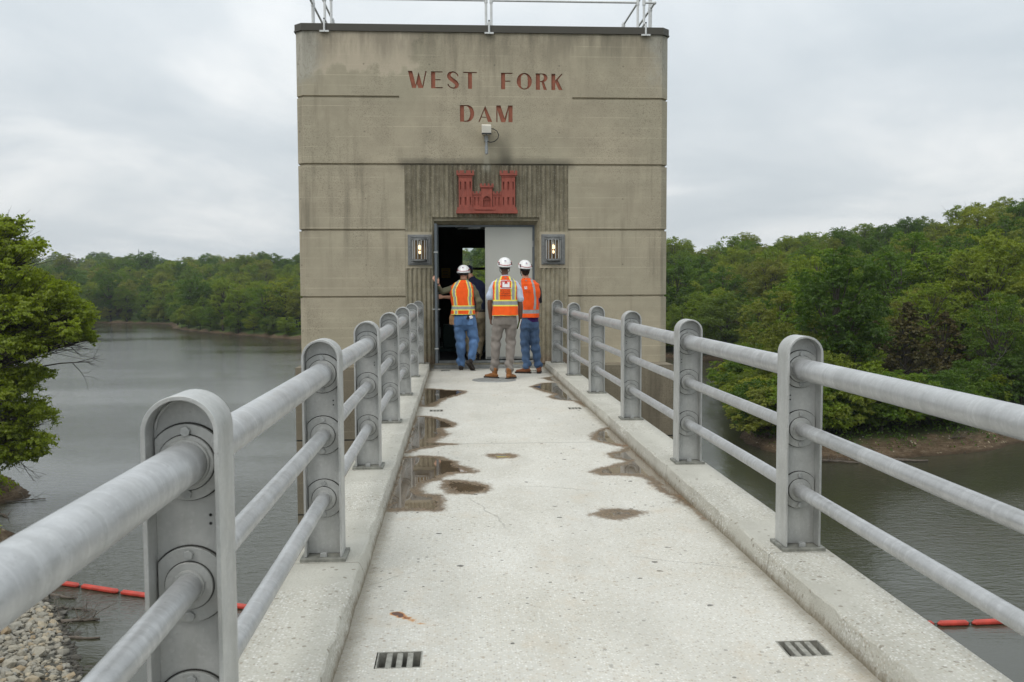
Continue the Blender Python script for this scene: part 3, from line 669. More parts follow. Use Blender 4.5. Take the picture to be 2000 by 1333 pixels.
# ================================================================ TOWER
def octo(x0, x1, y0, y1, c): return [(x0+c,y0),(x1-c,y0),(x1,y0+c),(x1,y1-c),(x1-c,y1),(x0+c,y1),(x0,y1-c),(x0,y0+c)]
tower = thing('control_tower', 'square concrete dam control tower with red engraved name over its door', 'tower', (0,0,0))
X0, X1, Y1 = -3.54, 3.478, 24.5; CH = .135
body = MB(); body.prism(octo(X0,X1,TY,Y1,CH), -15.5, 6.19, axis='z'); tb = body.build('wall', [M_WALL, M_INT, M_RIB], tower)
cut = MB(); 
# room, door, splay, window
def cutobj(mb, op='DIFFERENCE'):
    c = mb.build('cutter', M_WALL); bm = bmesh.new(); bm.from_mesh(c.data); bmesh.ops.recalc_face_normals(bm, faces=bm.faces); bm.to_mesh(c.data); bm.free()
    md = tb.modifiers.new('b', 'BOOLEAN'); md.object = c; md.operation = op; md.solver = 'EXACT'; md.use_self = True
    bake_mods(tb); bpy.data.objects.remove(c)
b = MB(); b.box(-3.2,3.1,17.80,24.2,-.03,2.95); cutobj(b)
b = MB(); b.box(-.972,.925,17.3,17.9,-.03,2.615); cutobj(b)
b = MB(); b.add([(-1.03,17.40,-.03),(1.0,17.40,-.03),(1.0,17.40,2.725),(-1.03,17.40,2.725),(-.975,17.66,-.03),(.928,17.66,-.03),(.928,17.66,2.618),(-.975,17.66,2.618)],
    [(0,1,2,3),(7,6,5,4),(0,4,5,1),(1,5,6,2),(2,6,7,3),(3,7,4,0)]); cutobj(b)
b = MB(); b.box(-.47,1.15,24.0,24.7,.95,2.50); cutobj(b)
b = MB(); b.box(-1.548,1.552,17.3,17.505,-.2,3.722); cutobj(b)
for gz in (4.98,3.73,2.505,1.244,-1.38,-2.76,-4.14,-5.5,-6.9,-8.3):
    h0, h1, dp = .030, .012, .035
    b = MB(); q = [(gz+h0,0),(gz+h1,dp),(gz-h1,dp),(gz-h0,0)]
    for (xa, xb) in (((X0-.2,-1.63),(1.63,X1+.2)) if gz > 4.9 else ((X0-.2,X1+.2),)):
        # front V-groove wedge (wider at the face)
        b = MB(); b.add([(xa,TY-.1,gz-h0*1.6),(xb,TY-.1,gz-h0*1.6),(xb,TY-.1,gz+h0*1.6),(xa,TY-.1,gz+h0*1.6),(xa,TY+dp,gz-h1),(xb,TY+dp,gz-h1),(xb,TY+dp,gz+h1),(xa,TY+dp,gz+h1)],
            [(0,1,2,3),(7,6,5,4),(0,4,5,1),(1,5,6,2),(2,6,7,3),(3,7,4,0)]); cutobj(b)
    for (xf, sg) in ((X0,1),(X1,-1)):
        b = MB(); xo = xf-sg*.2; xi = xf+sg*dp
        b.box(min(xo,xi),max(xo,xi),TY+.02,Y1+.1,gz-.02,gz+.02); cutobj(b)
        # through the chamfer
        cxm = xf+sg*CH/2; cym = TY+CH/2; nrm = Vector((-sg,-1,0)).normalized(); tg = Vector((sg,-1,0)).normalized()
        b = MB(); b.obox(Vector((cxm,cym,gz))+nrm*(.1-dp), nrm*.1, tg*.14, Vector((0,0,.0215))); cutobj(b)
# lettering
def stroke(pts, wd, n=10):
    """variable-width stroke -> polygon; catmull-rom through pts"""
    P = [Vector((a,b_,w_)) for (a,b_),w_ in zip(pts, wd)]; Q = []
    for i in range(len(P)-1):
        p0 = P[max(i-1,0)]; p1 = P[i]; p2 = P[i+1]; p3 = P[min(i+2,len(P)-1)]
        for k in range(n):
            t = k/n; Q.append(.5*((2*p1)+(p2-p0)*t+(2*p0-5*p1+4*p2-p3)*t*t+(3*p1-p0-3*p2+p3)*t**3))
    Q.append(P[-1]); Lf = []; Rt = []
    for i, q in enumerate(Q):
        d = Q[min(i+1,len(Q)-1)]-Q[max(i-1,0)]; d = Vector((d.x,d.y)).normalized(); nn = Vector((-d.y,d.x))
        Lf.append((q.x+nn.x*q.z, q.y+nn.y*q.z)); Rt.append((q.x-nn.x*q.z, q.y-nn.y*q.z))
    return Lf + Rt[::-1]
def earc(cx_, cy_, rx_, ry_, a0, a1, n=14): return [(cx_+rx_*math.cos(R(t)), cy_-ry_*math.sin(R(t))) for t in np.linspace(a0, a1, n)]
A_ = dict(ox=780, oy=130, s=11.105); B_ = dict(ox=950, oy=130, s=7.405)
GLY = {
'W': (A_, [[(190,121),(280,121),(352,405),(418,145),(497,430),(565,121),(592,121),(512,482),(412,482),(378,392),(358,482),(275,482)]]),
'E': (A_, [[(685,128),(935,128),(935,150),(775,150),(775,292),(888,292),(888,315),(775,315),(775,458),(937,458),(937,483),(685,483)]]),
'S': (A_, [stroke([(1268,226),(1243,178),(1198,145),(1140,140),(1092,165),(1070,212),(1092,262),(1150,308),(1212,352),(1243,400),(1232,444),(1200,468),(1158,474),(1108,462),(1068,428),(1045,388)],
               [11,12,13,17,30,40,43,43,43,42,34,20,13,12,12,13])]),
'T': (A_, [[(1378,133),(1675,133),(1675,157),(1568,157),(1568,488),(1482,488),(1482,157),(1378,157)]]),
'F': (B_, [[(207,95),(372,95),(372,111),(266,111),(266,205),(342,205),(342,221),(266,221),(266,328),(207,328)]]),
'O': (B_, [earc(544,212,110,117,88,272,22)+[(544,315)]+[(540,314)]+earc(544,265,49,50,262,180,8)+earc(544,165,49,50,180,98,8)+[(544,115)],
           earc(544,212,110,117,-92,92,22)+[(541,115)]+[(548,115)]+earc(544,165,49,50,82,0,8)+earc(544,265,49,50,0,-82,8)+[(541,315)]]),
'R': (B_, [[(712,100),(772,100),(772,332),(712,332)],
           [(771,100),(815,100)]+earc(815,160,66,60,80,-60,12)+[(830,222),(874,332),(826,332),(795,226),(790,220),(771,221),(771,207)]+[(795,204)]+earc(795,158,34,44,-55,60,9)+[(800,113),(771,113)]]),
'K': (B_, [[(938,104),(996,104),(996,332),(938,332)],[(995,196),(1083,104),(1103,104),(1032,190),(1103,332),(1046,332),(995,222)]]),
'D': (A_, [[(1303,855),(1391,855),(1391,1206),(1303,1206)],[(1390,855),(1465,855)]+earc(1465,1030,146,175,85,-85,18)+[(1465,1206),(1390,1206),(1390,1184),(1440,1184)]+earc(1440,1030,84,150,-80,80,14)+[(1440,877),(1390,877)]]),
'A': (A_, [[(1850,862),(2004,1208),(1908,1208),(1829,962),(1727,1208),(1702,1208)],[(1772,1100),(1872,1100),(1877,1116),(1765,1116)]]),
'M': (B_, [[(136,571),(197,571),(257,748),(312,571),(372,571),(372,808),(312,808),(312,630),(266,808),(206,808),(153,640),(153,808),(136,808)]]),
}
def gpt(fr, u, v, key):
    px = fr['ox']+u/fr['s']; py = fr['oy']+v/fr['s']
    zc, pc = ((5.292,158.5) if key in 'WESTFORK' else (4.688,222.5))
    return ((px-948.7)*.00963, zc-(py-pc)*.00978)
order = 'WESTFORKDAM'
for idx, ch in enumerate(order):
    key = ch; fr, polys = GLY[ch]
    for pi, poly in enumerate(polys):
        pp = [gpt(fr, u, v - (1.2 if ch in 'FORK' else 0)*0, ch) for u, v in poly]
        b = MB(); b.prism(pp, TY-.05, TY+.034-.002*pi); cutobj(b)
    lb = MB()
    for pi, poly in enumerate(polys):
        pp = [gpt(fr, u, v, ch) for u, v in poly]; lb.prism(pp, TY+.030-.0025*pi, TY+.0335-.0022*pi)
    lo = lb.build('letter', M_LETTER, tower)
# interior faces get the interior paint
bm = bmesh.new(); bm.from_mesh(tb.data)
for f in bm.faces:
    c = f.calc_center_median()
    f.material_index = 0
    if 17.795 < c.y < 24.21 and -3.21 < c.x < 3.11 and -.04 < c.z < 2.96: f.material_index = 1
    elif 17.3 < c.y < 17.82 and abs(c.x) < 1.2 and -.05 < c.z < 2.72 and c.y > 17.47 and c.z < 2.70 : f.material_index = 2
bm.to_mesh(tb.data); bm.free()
# ribbed surround
def rib_panel(x0, x1, z0, z1, name='ribbed_panel', flat=False, y=TY+.002):
    nx = max(2, int((x1-x0)/.0085)); nz = max(2, int((z1-z0)/.045)); xs_ = np.linspace(x0,x1,nx+1); zs_ = np.linspace(z0,z1,nz+1); V = []; F = []
    def dep(x, z):
        if flat: return mnoise.noise((x*8,z*8,3))*.0015
        ph = x/.0875; c_ = .5-.5*math.cos(2*math.pi*ph); return .024*(1-c_)**1.4 + mnoise.noise((x*21,z*9,1))*.005 + mnoise.noise((x*50,z*40,5))*.0025
    for j, z in enumerate(zs_):
        for i, x in enumerate(xs_): V.append((x, y+dep(x,z), z))
    n = nx+1
    for j in range(nz):
        for i in range(nx): F.append((j*n+i, j*n+i+1, (j+1)*n+i+1, (j+1)*n+i))
    bd = [i for i in range(n)] + [j*n+nx for j in range(1,nz+1)] + [nz*n+i for i in range(nx-1,-1,-1)] + [j*n for j in range(nz-1,0,-1)]
    k0 = len(V); V += [(V[i][0], TY+.051, V[i][2]) for i in bd]; m_ = len(bd)
    for q in range(m_): F.append((bd[q], k0+q, k0+(q+1)%m_, bd[(q+1)%m_]))
    b = MB(); b.add(V, F); o = b.build(name, M_RIB if not flat else M_WALL, tower); smooth_auto(o, 60); return o
rib_panel(-1.545, 1.549, 2.745, 3.718)
for (a_, b_) in ((-1.545,-1.032),(1.002,1.549)):
    rib_panel(a_, b_, 2.472, 2.7445); rib_panel(a_, b_, 1.782, 2.4715, 'lamp_block', True); rib_panel(a_, b_, -.04, 1.7815)
# coping, roof
b = MB(); b.prism(octo(X0-.022,X1+.022,TY-.022,Y1+.022,CH+.006), 6.185, 6.312, axis='z'); b.build('roof_fascia', M_FASCIA, tower, bevel=.004)
b = MB(); b.prism(octo(X0-.032,X1+.032,TY-.032,Y1+.032,CH+.01), 6.178, 6.196, axis='z'); b.build('drip_edge', M_FASCIA, tower)
# pier
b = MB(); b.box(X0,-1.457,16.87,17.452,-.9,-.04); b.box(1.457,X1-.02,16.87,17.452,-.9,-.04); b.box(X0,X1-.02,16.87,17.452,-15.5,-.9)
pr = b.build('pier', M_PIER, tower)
b = MB()
for gz in (-1.38,-2.76,-4.14,-5.5,-6.9,-8.3): b.box(X0-.0015,X1-.0185,16.8685,16.9,gz-.012,gz+.012)
b.build('pier_joint', M_DARK, tower)
# door frame, leaves
b = MB(); b.box(-.972,-.93,17.662,17.74,-.03,2.61); b.box(.885,.925,17.662,17.74,-.03,2.61); b.box(-.93,.885,17.662,17.74,2.575,2.61); b.build('door_frame', M_DOORB, tower, bevel=.003)
b = MB(); b.box(-.93,.885,17.50,17.79,-.028,.004); b.box(-1.02,.99,17.30,17.46,-.118,-.06); b.build('threshold', M_SILL, tower, bevel=.004)
b = MB(); b.box(-.02,.883,17.675,17.72,.028,2.572); dr = b.build('door', M_DOORG, tower, bevel=.004, label='closed pale grey right-hand door leaf')
b = MB(); b.box(-.03,-.008,17.668,17.674,.03,2.57); b.build('astragal', M_DOORG, dr)
b = MB(); b.box(-.012,.878,17.668,17.6745,.035,.075); b.build('kick_strip', M_SILL, dr)
b = MB()
for z in (.30,1.3,2.25): b.tube([(.893,17.66,z-.06),(.893,17.66,z+.06)], .012, 8)
b.build('hinge', M_STEEL, dr)
ddir = Vector((-.012,-.90,0)); dl = ddir.normalized(); dn = Vector((dl.y,-dl.x,0)); hp = Vector((-.945,17.66,1.305))
b = MB(); b.obox(hp+ddir*.5, dl*.455, dn*.0225, Vector((0,0,1.275))); dr2 = b.build('door', M_DOORB, tower, bevel=.003, label='open left-hand door leaf seen almost edge-on')
ed = hp+ddir
for z in (1.02,):
    for s in (-1,1):
        b = MB(); c0 = Vector((ed.x,ed.y+.07,z)); b.tube([c0+dn*s*.02, c0+dn*s*.062], .011, 8); b.tube([c0+dn*s*.06, c0+dn*s*.06+Vector((0,-.012,0)), c0+dn*s*.075+Vector((0,.11,0))], .009, 8); b.build('handle', M_BOLT, dr2)
b = MB()
for z in (.30,2.06): 
    c0 = Vector((ed.x,ed.y-.005,z)); b.obox(c0, dl*.006, dn*.032, Vector((0,0,.012))); b.tube([c0+dn*-.04, c0+dn*.04], .008, 8)
b.build('latch_bolt', M_BOLT, dr2)
b = MB(); b.tube([(-.35,17.70,2.555),(-.12,17.66,2.555)], .012, 8); b.build('door_stay', M_BOLT, tower)
# back window
b = MB(); b.box(-.47,-.42,24.22,24.33,.95,2.50); b.box(1.10,1.15,24.22,24.33,.95,2.50); b.box(-.42,1.10,24.22,24.33,.95,1.0); b.box(-.42,1.10,24.22,24.33,2.44,2.50)
b.box(-.42,1.10,24.24,24.31,1.865,1.93); wf = b.build('window', M_FRAME, tower)
b = MB(); b.box(-.42,1.10,24.270,24.276,1.0,2.44); b.build('pane', M_GLASS, wf)
# inside
t = thing('yellow_sign', 'small yellow notice on the dark wall inside the doorway', 'sign', (-.86,24.19,1.78))
b = MB(); b.box(-.12,.12,-.004,.004,-.13,.13); b.build('board', M_YEL, t)
b = MB()
for i in range(5): b.box(-.09,.09-.03*(i%2),-.0055,-.0042,.08-.04*i,.09-.04*i)
b.build('dark_line', M_BLACK, t)
t = thing('machine_cabinet', 'low teal gate machine inside the dark doorway', 'machine', (-.35,20.9,-.03))
b = MB(); b.box(-.55,.55,-.3,.3,.08,.60); b.build('housing', M_TEAL, t, bevel=.03)
b = MB(); b.box(-.62,.62,-.36,.36,0,.08); b.build('plinth', M_TEAL, t, bevel=.01)
b = MB(); b.tube([(-.6,0,.42),(-.8,0,.42)], .12, 16); b.build('shaft', M_STEEL, t); b = MB(); b.tube([(0,0,.6),(0,0,.75)], .1, 16); b.build('gear_cap', M_STEEL, t)
t = thing('ceiling_light', 'unlit strip light under the ceiling inside the doorway', 'light', (.1,21.2,2.78))
b = MB(); b.box(-.7,.7,-.09,.09,0,.06); b.build('fitting', M_CREAM, t, bevel=.01)
b = MB(); b.tube([(-.65,0,-.02),(.65,0,-.02)], .02, 10); b.build('tube', M_CREAM, t)
b = MB(); b.box(-.5,-.49,-.02,.02,.06,.17); b.box(.49,.5,-.02,.02,.06,.17); b.build('hanger', M_STEEL, t)

# castle emblem ---------------------------------------------------
t = thing('castle_emblem', 'red relief of a three-towered castle above the door', 'emblem', (0,TY,0))
K = .000795
def ez(u, v): return ((u-848)*K, 2.81+(1190-v)*K)
def plate(mb, x0,x1,v0,v1, y0, y1, holes=()):
    xs_ = sorted({x0,x1}|{q for h in holes for q in h[:2]}); vs_ = sorted({v0,v1}|{q for h in holes for q in h[2:]})
    for a_,b_ in zip(xs_,xs_[1:]):
        for c_,d_ in zip(vs_,vs_[1:]):
            m1,m2 = (a_+b_)/2,(c_+d_)/2
            if any(h[0]<m1<h[1] and h[2]<m2<h[3] for h in holes): continue
            (xa,za),(xb,zb) = ez(a_,d_),ez(b_,c_); mb.box(xa,xb,y0,y1,za,zb)
for s in (0,1):
    f = (lambda u: u) if s == 0 else (lambda u: 1696-u+6)
    b = MB()
    H = [(210,240,440,620),(318,362,440,625),(440,472,440,620),(212,242,805,985),(322,366,805,985),(445,475,805,985)]
    xr = sorted((f(182),f(502))); Hs = [(min(f(h[0]),f(h[1])),max(f(h[0]),f(h[1])),h[2],h[3]) for h in H]
    plate(b, xr[0],xr[1],330,1040,-.062,-.03,Hs); plate(b, xr[0]+1,xr[1]-1,331,1039,-.03,.02)
    pp = [ez(f(u),v) for u,v in ((150,290),(525,290),(502,332),(182,332))]; b.prism(pp, -.07, -.01)
    for a_,b_ in ((130,180),(205,308),(362,472),(500,548)):
        x_ = sorted((f(a_),f(b_))); plate(b, x_[0],x_[1],178,245,-.088,-.03)
    x_ = sorted((f(130),f(548))); plate(b, x_[0],x_[1],245.5,291,-.088,-.02)
    b.build('tower_relief', M_RED, t, bevel=.0015)
    b = MB(); x_ = sorted((f(500),f(712)))
    Hs = [(min(f(p),f(q)),max(f(p),f(q)),805,990) for p,q in ((545,582),(632,668))]
    plate(b, x_[0],x_[1],745,1040,-.04,-.018,Hs); plate(b, x_[0]+1,x_[1]-1,746,1039,-.018,.02)
    plate(b, x_[0],x_[1],715,744.5,-.052,-.01)
    for a_,b_ in ((505,548),(582,632),(668,710)):
        z_ = sorted((f(a_),f(b_))); plate(b, z_[0],z_[1],665,714.5,-.052,-.01)
    b.build('curtain_wall', M_RED, t, bevel=.0015)
b = MB(); 
ar = [(715,600),(980,600),(980,1040),(942,1040),(942,880)] + [(940-(92)*(1-math.cos(R(a))), 880-100*math.sin(R(a))) for a in range(10,91,16)] + [(756+92*(1-math.cos(R(a))), 880-100*math.sin(R(a))) for a in range(74,-1,-16)] + [(754,1040),(715,1040)]
b.prism([ez(u,v) for u,v in ar], -.058, -.02); b.box(ez(716,0)[0],ez(979,0)[0],-.025,.02,ez(0,1039)[1],ez(0,601)[1])
plate(b, 685,1010,535,572,-.078,-.01); plate(b,700,996,572.5,600,-.066,-.01)
for a_,b_ in ((685,735),(775,825),(868,915),(958,1010)): plate(b,a_,b_,485,534.5,-.078,-.01)
b.build('gatehouse', M_RED, t, bevel=.0015)
b = MB()
for u in (795,848,900): plate(b,u-5,u+5,800,1030,-.040,-.026)
plate(b,756,940,855,864,-.043,-.027); b.build('portcullis', M_RED, t)
b = MB(); plate(b,145,1552,1042,1108,-.080,.0); plate(b,118,1580,1109,1190,-.095,.0); plate(b,560,1040,1075,1107,-.11,-.02); plate(b,600,1080,1140,1189,-.125,-.02); plate(b,680,1000,1041,1074,-.10,-.02)
b.build('plinth', M_RED, t, bevel=.002)

# wall lamps --------------------------------------------------------
def wall_lamp(x, z, lab):
    t = thing('wall_lamp', lab, 'lamp', (x,TY,z), 0, 'caged wall lamps either side of the door')
    W_,H_ = .225,.288
    b = MB(); b.box(-W_,W_,-.022,.012,-H_,H_); b.build('back_plate', M_LAMP, t, bevel=.008)
    b = MB()
    for (a0,a1,z0,z1) in ((-.195,-.165,-.26,.26),(.165,.195,-.26,.26),(-.165,.165,.23,.26),(-.165,.165,-.26,-.23)): b.box(a0,a1,-.036,-.018,z0,z1)
    for sx_ in (-1,1):
        for sz in (-1,1): b.tube([(sx_*.145,-.02,sz*.205),(sx_*.145,-.036,sz*.205)], .02, 12)
    b.build('frame', M_LAMP, t, bevel=.004)
    b = MB(); b.box(-.13,.13,-.024,-.0225,-.18,.18); b.build('reflector', plain('lamp_reflector',(.18,.12,.06),.3,.6,.3,20), t)
    r = .135; cy = -.02
    b = MB()
    for z0,z1 in ((.175,.215),(-.215,-.18)):
        n = 14; o_ = [(r*math.cos(math.pi*i/n), cy-.105*math.sin(math.pi*i/n)) for i in range(n+1)]
        b.prism(o_, z0, z1, axis='z')
    b.build('cage_ring', M_LAMP, t, bevel=.004)
    for i in range(6):
        a = math.pi*(i+.5)/6; b = MB(); c_ = Vector((r*.97*math.cos(a), cy-.103*math.sin(a), 0))
        b.obox(c_, (.009,0,0), (0,.009,0), (0,0,.18)); b.build('cage_bar', M_COLL, t, bevel=.003)
    b = MB(); b.ball((0,-.065,.045),(.034,.03,.045),12); b.ball((0,-.06,-.05),(.026,.024,.03),12); bo = b.build('bulb', M_BULB, t, smooth=True)
    b = MB(); b.tube([(0,-.06,.09),(0,-.06,.17)], .02, 12); b.build('socket', M_CREAM, t)
    ld = bpy.data.lights.new('lamp_light','POINT'); ld.energy = .12; ld.color = (1,.68,.38); ld.shadow_soft_size = .03
    lo = bpy.data.objects.new('lamp_light', ld); COL.objects.link(lo); lo.parent = t; lo.location = (0,-.11,.0)
wall_lamp(-1.272, 2.13, 'lit grey caged lamp on the wall left of the door, behind the open leaf')
wall_lamp(1.260, 2.135, 'lit grey caged lamp on the wall right of the door, above the right-hand railing')
# light sensor / floodlight box over door -------------------------
t = thing('camera_box', 'cream weatherproof box on a short pipe with a looped cable below the word DAM', 'camera box', (-.005,TY,4.35))
b = MB(); b.obox((0,-.16,.01),(.086,0,0),(0,.13,.03),(0,-.018,.085)); b.build('housing', M_CREAM, t, bevel=.006)
b = MB(); b.obox((0,-.285,-.085),(.088,0,0),(0,.02,.0),(0,0,.012)); b.build('visor', M_BLACK, t)
b = MB(); b.tube([(0,-.11,-.08),(0,-.11,-.30)], .022, 12); b.tube([(0,-.11,-.28),(0,-.11,-.42)], .03, 12); b.box(-.035,.035,-.12,0,-.19,-.11); b.ball((0,-.11,-.425),(.03,.03,.02),10); b.build('bracket', M_STEEL, t, bevel=0)
b = MB(); b.tube([(.085,-.12,.035),(.14,-.10,.03),(.20,-.09,-.005),(.235,-.08,-.075),(.215,-.08,-.145),(.15,-.09,-.20),(.08,-.10,-.215),(.02,-.11,-.205)], .0085, 8); smooth_auto(b.build('cable', M_BLACK, t), 60)

# roof railing ------------------------------------------------------
t = thing('roof_railing', 'white pipe guard rail round the flat roof of the tower', 'railing', (0,0,6.31))
fy_ = 17.74; sxl, sxr = -3.30, 3.26; yb = 24.2; mz, tz = .55, 1.06; pr_ = .024
def post2(x, y):
    b = MB(); b.tube([(x,y,0),(x,y,tz+.03)], pr_, 12); b.tube([(x,y,mz-.05),(x,y,mz+.05)], pr_+.008, 12); b.tube([(x,y,tz-.05),(x,y,tz+.04)], pr_+.008, 12); b.build('post', M_WHITEP, t)
def rail2(p, q):
    for z in (mz, tz):
        b = MB(); b.tube([(p[0],p[1],z),(q[0],q[1],z)], pr_*.9, 12); b.build('rail', M_WHITEP, t)
fp = (-3.02,-2.90,.015,.115,2.93,3.05)
for x in fp: post2(x, fy_)
rail2((sxl,fy_),(-3.02,fy_)); rail2((-2.90,fy_),(.015,fy_)); rail2((.115,fy_),(2.93,fy_)); rail2((3.05,fy_),(sxr,fy_))
for x in (sxl,sxr):
    rail2((x,fy_),(x,yb))
    for y in (18.1,18.22,21.0,21.12,23.9): post2(x, y)
    b = MB()
    for z in (mz,tz): b.ball((x,fy_,z),.034,10)
    b.build('corner_joint', M_WHITEP, t, smooth=True)
rail2((sxl,yb),(sxr,yb))
for x in (-3.0,0,3.0): post2(x, yb)
for x in (-2.99,.06,3.02):
    b = MB(); b.tube([(x,TY-.05,-.16),(x,TY-.05,.05),(x,TY+.02,.09),(x,fy_,.09)], .019, 10); b.box(x-.085,x+.085,TY-.065,TY-.03,-.165,-.135); b.build('clamp', M_WHITEP, t)
    b = MB(); b.tube([(x,TY-.058,.075),(x,TY-.02,.075)], .016, 10); b.build('clamp_knob', M_BLACK, t)
# small antenna on the tower's left side
t = thing('antenna', 'small yagi antenna on a bent arm at the left side of the tower', 'antenna', (X0,20.2,1.9))
b = MB(); b.tube([(0,0,-.18),(-.07,-.02,.02),(-.10,-.03,.09)], .014, 8); b.build('arm', M_WHITEP, t)
b = MB(); b.tube([(-.02,0,-.33),(-.02,0,.25)], .004, 6)
for z, l in ((.08,.30),(-.13,.26),(-.25,.22)): b.tube([(-.02-l/2-.08,0,z),(.0,0,z)], .0035, 6)
b.build('element', M_STEEL, t)
# ================================================================ TREES
def leaf_mat(name, stops, trans=.32):
    m = NM(name); m.t.nodes.remove(m.b)
    oi = m.n('ShaderNodeObjectInfo').outputs['Random']; lv = m.attr('lv')
    c = m.ramp(oi, stops)
    g = m.n('ShaderNodeNewGeometry').outputs['Position']
    c = m.mix(m.ramp(m.noise(g, .45, 4, .6), [(.35,.0),(.7,.45)]), c, m.mix(1.0, c, (1.55,1.32,1.0), 'MULTIPLY'))
    c = m.mix(1.0, c, m.ramp(lv, [(0,(.72,.75,.78)),(.5,(1,1,1)),(.93,(1.15,1.12,1.0)),(1,(1.4,1.3,1.0))]), 'MULTIPLY')
    d = m.n('ShaderNodeBsdfDiffuse'); t = m.n('ShaderNodeBsdfTranslucent'); g_ = m.n('ShaderNodeBsdfGlossy'); g_.inputs['Roughness'].default_value = .45
    m.l(c, d.inputs[0]); m.l(m.mix(1.0, c, (1.2,1.25,.6), 'MULTIPLY'), t.inputs[0])
    a = m.n('ShaderNodeMixShader'); a.inputs[0].default_value = trans; m.l(d.outputs[0], a.inputs[1]); m.l(t.outputs[0], a.inputs[2])
    b = m.n('ShaderNodeMixShader'); b.inputs[0].default_value = .025; m.l(a.outputs[0], b.inputs[1]); m.l(g_.outputs[0], b.inputs[2])
    m.l(b.outputs[0], m.out.inputs[0]); return m.mat
M_LEAF = leaf_mat('broad_leaves', [(0,(.060,.118,.012)),(.16,(.090,.165,.015)),(.34,(.140,.220,.018)),(.5,(.190,.255,.024)),(.62,(.205,.225,.045)),(.72,(.150,.185,.028)),(.84,(.082,.150,.015)),(.92,(.175,.240,.022)),(1,(.250,.280,.030))], .45)
M_LEAFHERO = leaf_mat('maple_leaves', [(0,(.195,.255,.022)),(1,(.195,.255,.022))], .48)
M_LEAFBRIGHT = leaf_mat('bright_leaves', [(0,(.20,.29,.030)),(1,(.235,.30,.035))], .45)
M_CEDAR = leaf_mat('cedar_foliage', [(0,(.085,.078,.028)),(1,(.092,.076,.030))], .2)
M_BARK = plain('bark', (.085,.070,.052), .95, 0, .5, 3)
M_PALEBARK = plain('pale_bark', (.30,.285,.24), .9, 0, .4, 3)

def leaves_mesh(name, P, Nn, size, rng, mat, lv=None, asp=.62):
    n = len(P); Nn = Nn/np.linalg.norm(Nn, axis=1, keepdims=True)
    t = rng.normal(size=(n,3)); t -= Nn*(t*Nn).sum(1, keepdims=True); t /= np.linalg.norm(t, axis=1, keepdims=True); bt = np.cross(Nn, t)
    s = (size*(.65+.7*rng.random(n)))[:,None] if np.isscalar(size) else size[:,None]
    co = np.stack([P-t*s*.5, P+bt*s*asp*.5-t*s*.05+Nn*s*.06, P+t*s*.5-Nn*s*.08, P-bt*s*asp*.5-t*s*.05+Nn*s*.06], 1).reshape(-1,3)
    me = bpy.data.meshes.new(name); me.vertices.add(4*n); me.vertices.foreach_set('co', co.astype(np.float32).ravel())
    me.loops.add(4*n); me.loops.foreach_set('vertex_index', np.arange(4*n, dtype=np.int32)); me.polygons.add(n)
    me.polygons.foreach_set('loop_start', (np.arange(n)*4).astype(np.int32)); me.polygons.foreach_set('loop_total', np.full(n,4,np.int32))
    a = me.attributes.new('lv','FLOAT','FACE'); a.data.foreach_set('value', (rng.random(n) if lv is None else lv).astype(np.float32))
    me.materials.append(mat); me.update(calc_edges=True); return me
def clump_leaves(C, Rc, n, rng, flat=.5, loose=0):
    """n leaves in a flattened clump, thickest on the outside"""
    u = rng.normal(size=(n,3)); u[:,2] += .25; u /= np.linalg.norm(u, axis=1, keepdims=True)
    r = rng.random(n)**.4; P = u*r[:,None]*Rc; P[:,2] *= flat
    # break the clump into small drooping sprays that point outwards
    k = max(4, n//15); own = rng.integers(0, k, n); cc = P[rng.integers(0, n, k)]
    D = cc/(np.linalg.norm(cc, axis=1, keepdims=True)+1e-6)*np.array([1,1,.35]) + rng.normal(size=(k,3))*.35*np.array([1,1,.4]); D /= np.linalg.norm(D, axis=1, keepdims=True)
    t_ = rng.random(n)*1.3-.3; dr = np.zeros((n,3)); dr[:,2] = -.10*t_*np.abs(t_)
    P = cc[own]*.93 + D[own]*(t_[:,None]*Rc*.42) + dr*Rc + rng.normal(size=(n,3))*Rc*(.085+loose)*np.array([1,1,.45]); u = .6*u + .6*D[own]
    Nn = u*np.array([.8,.8,.5]) + np.array([0,0,.42]) + rng.normal(size=(n,3))*(.45+loose)
    return P+C, Nn, own
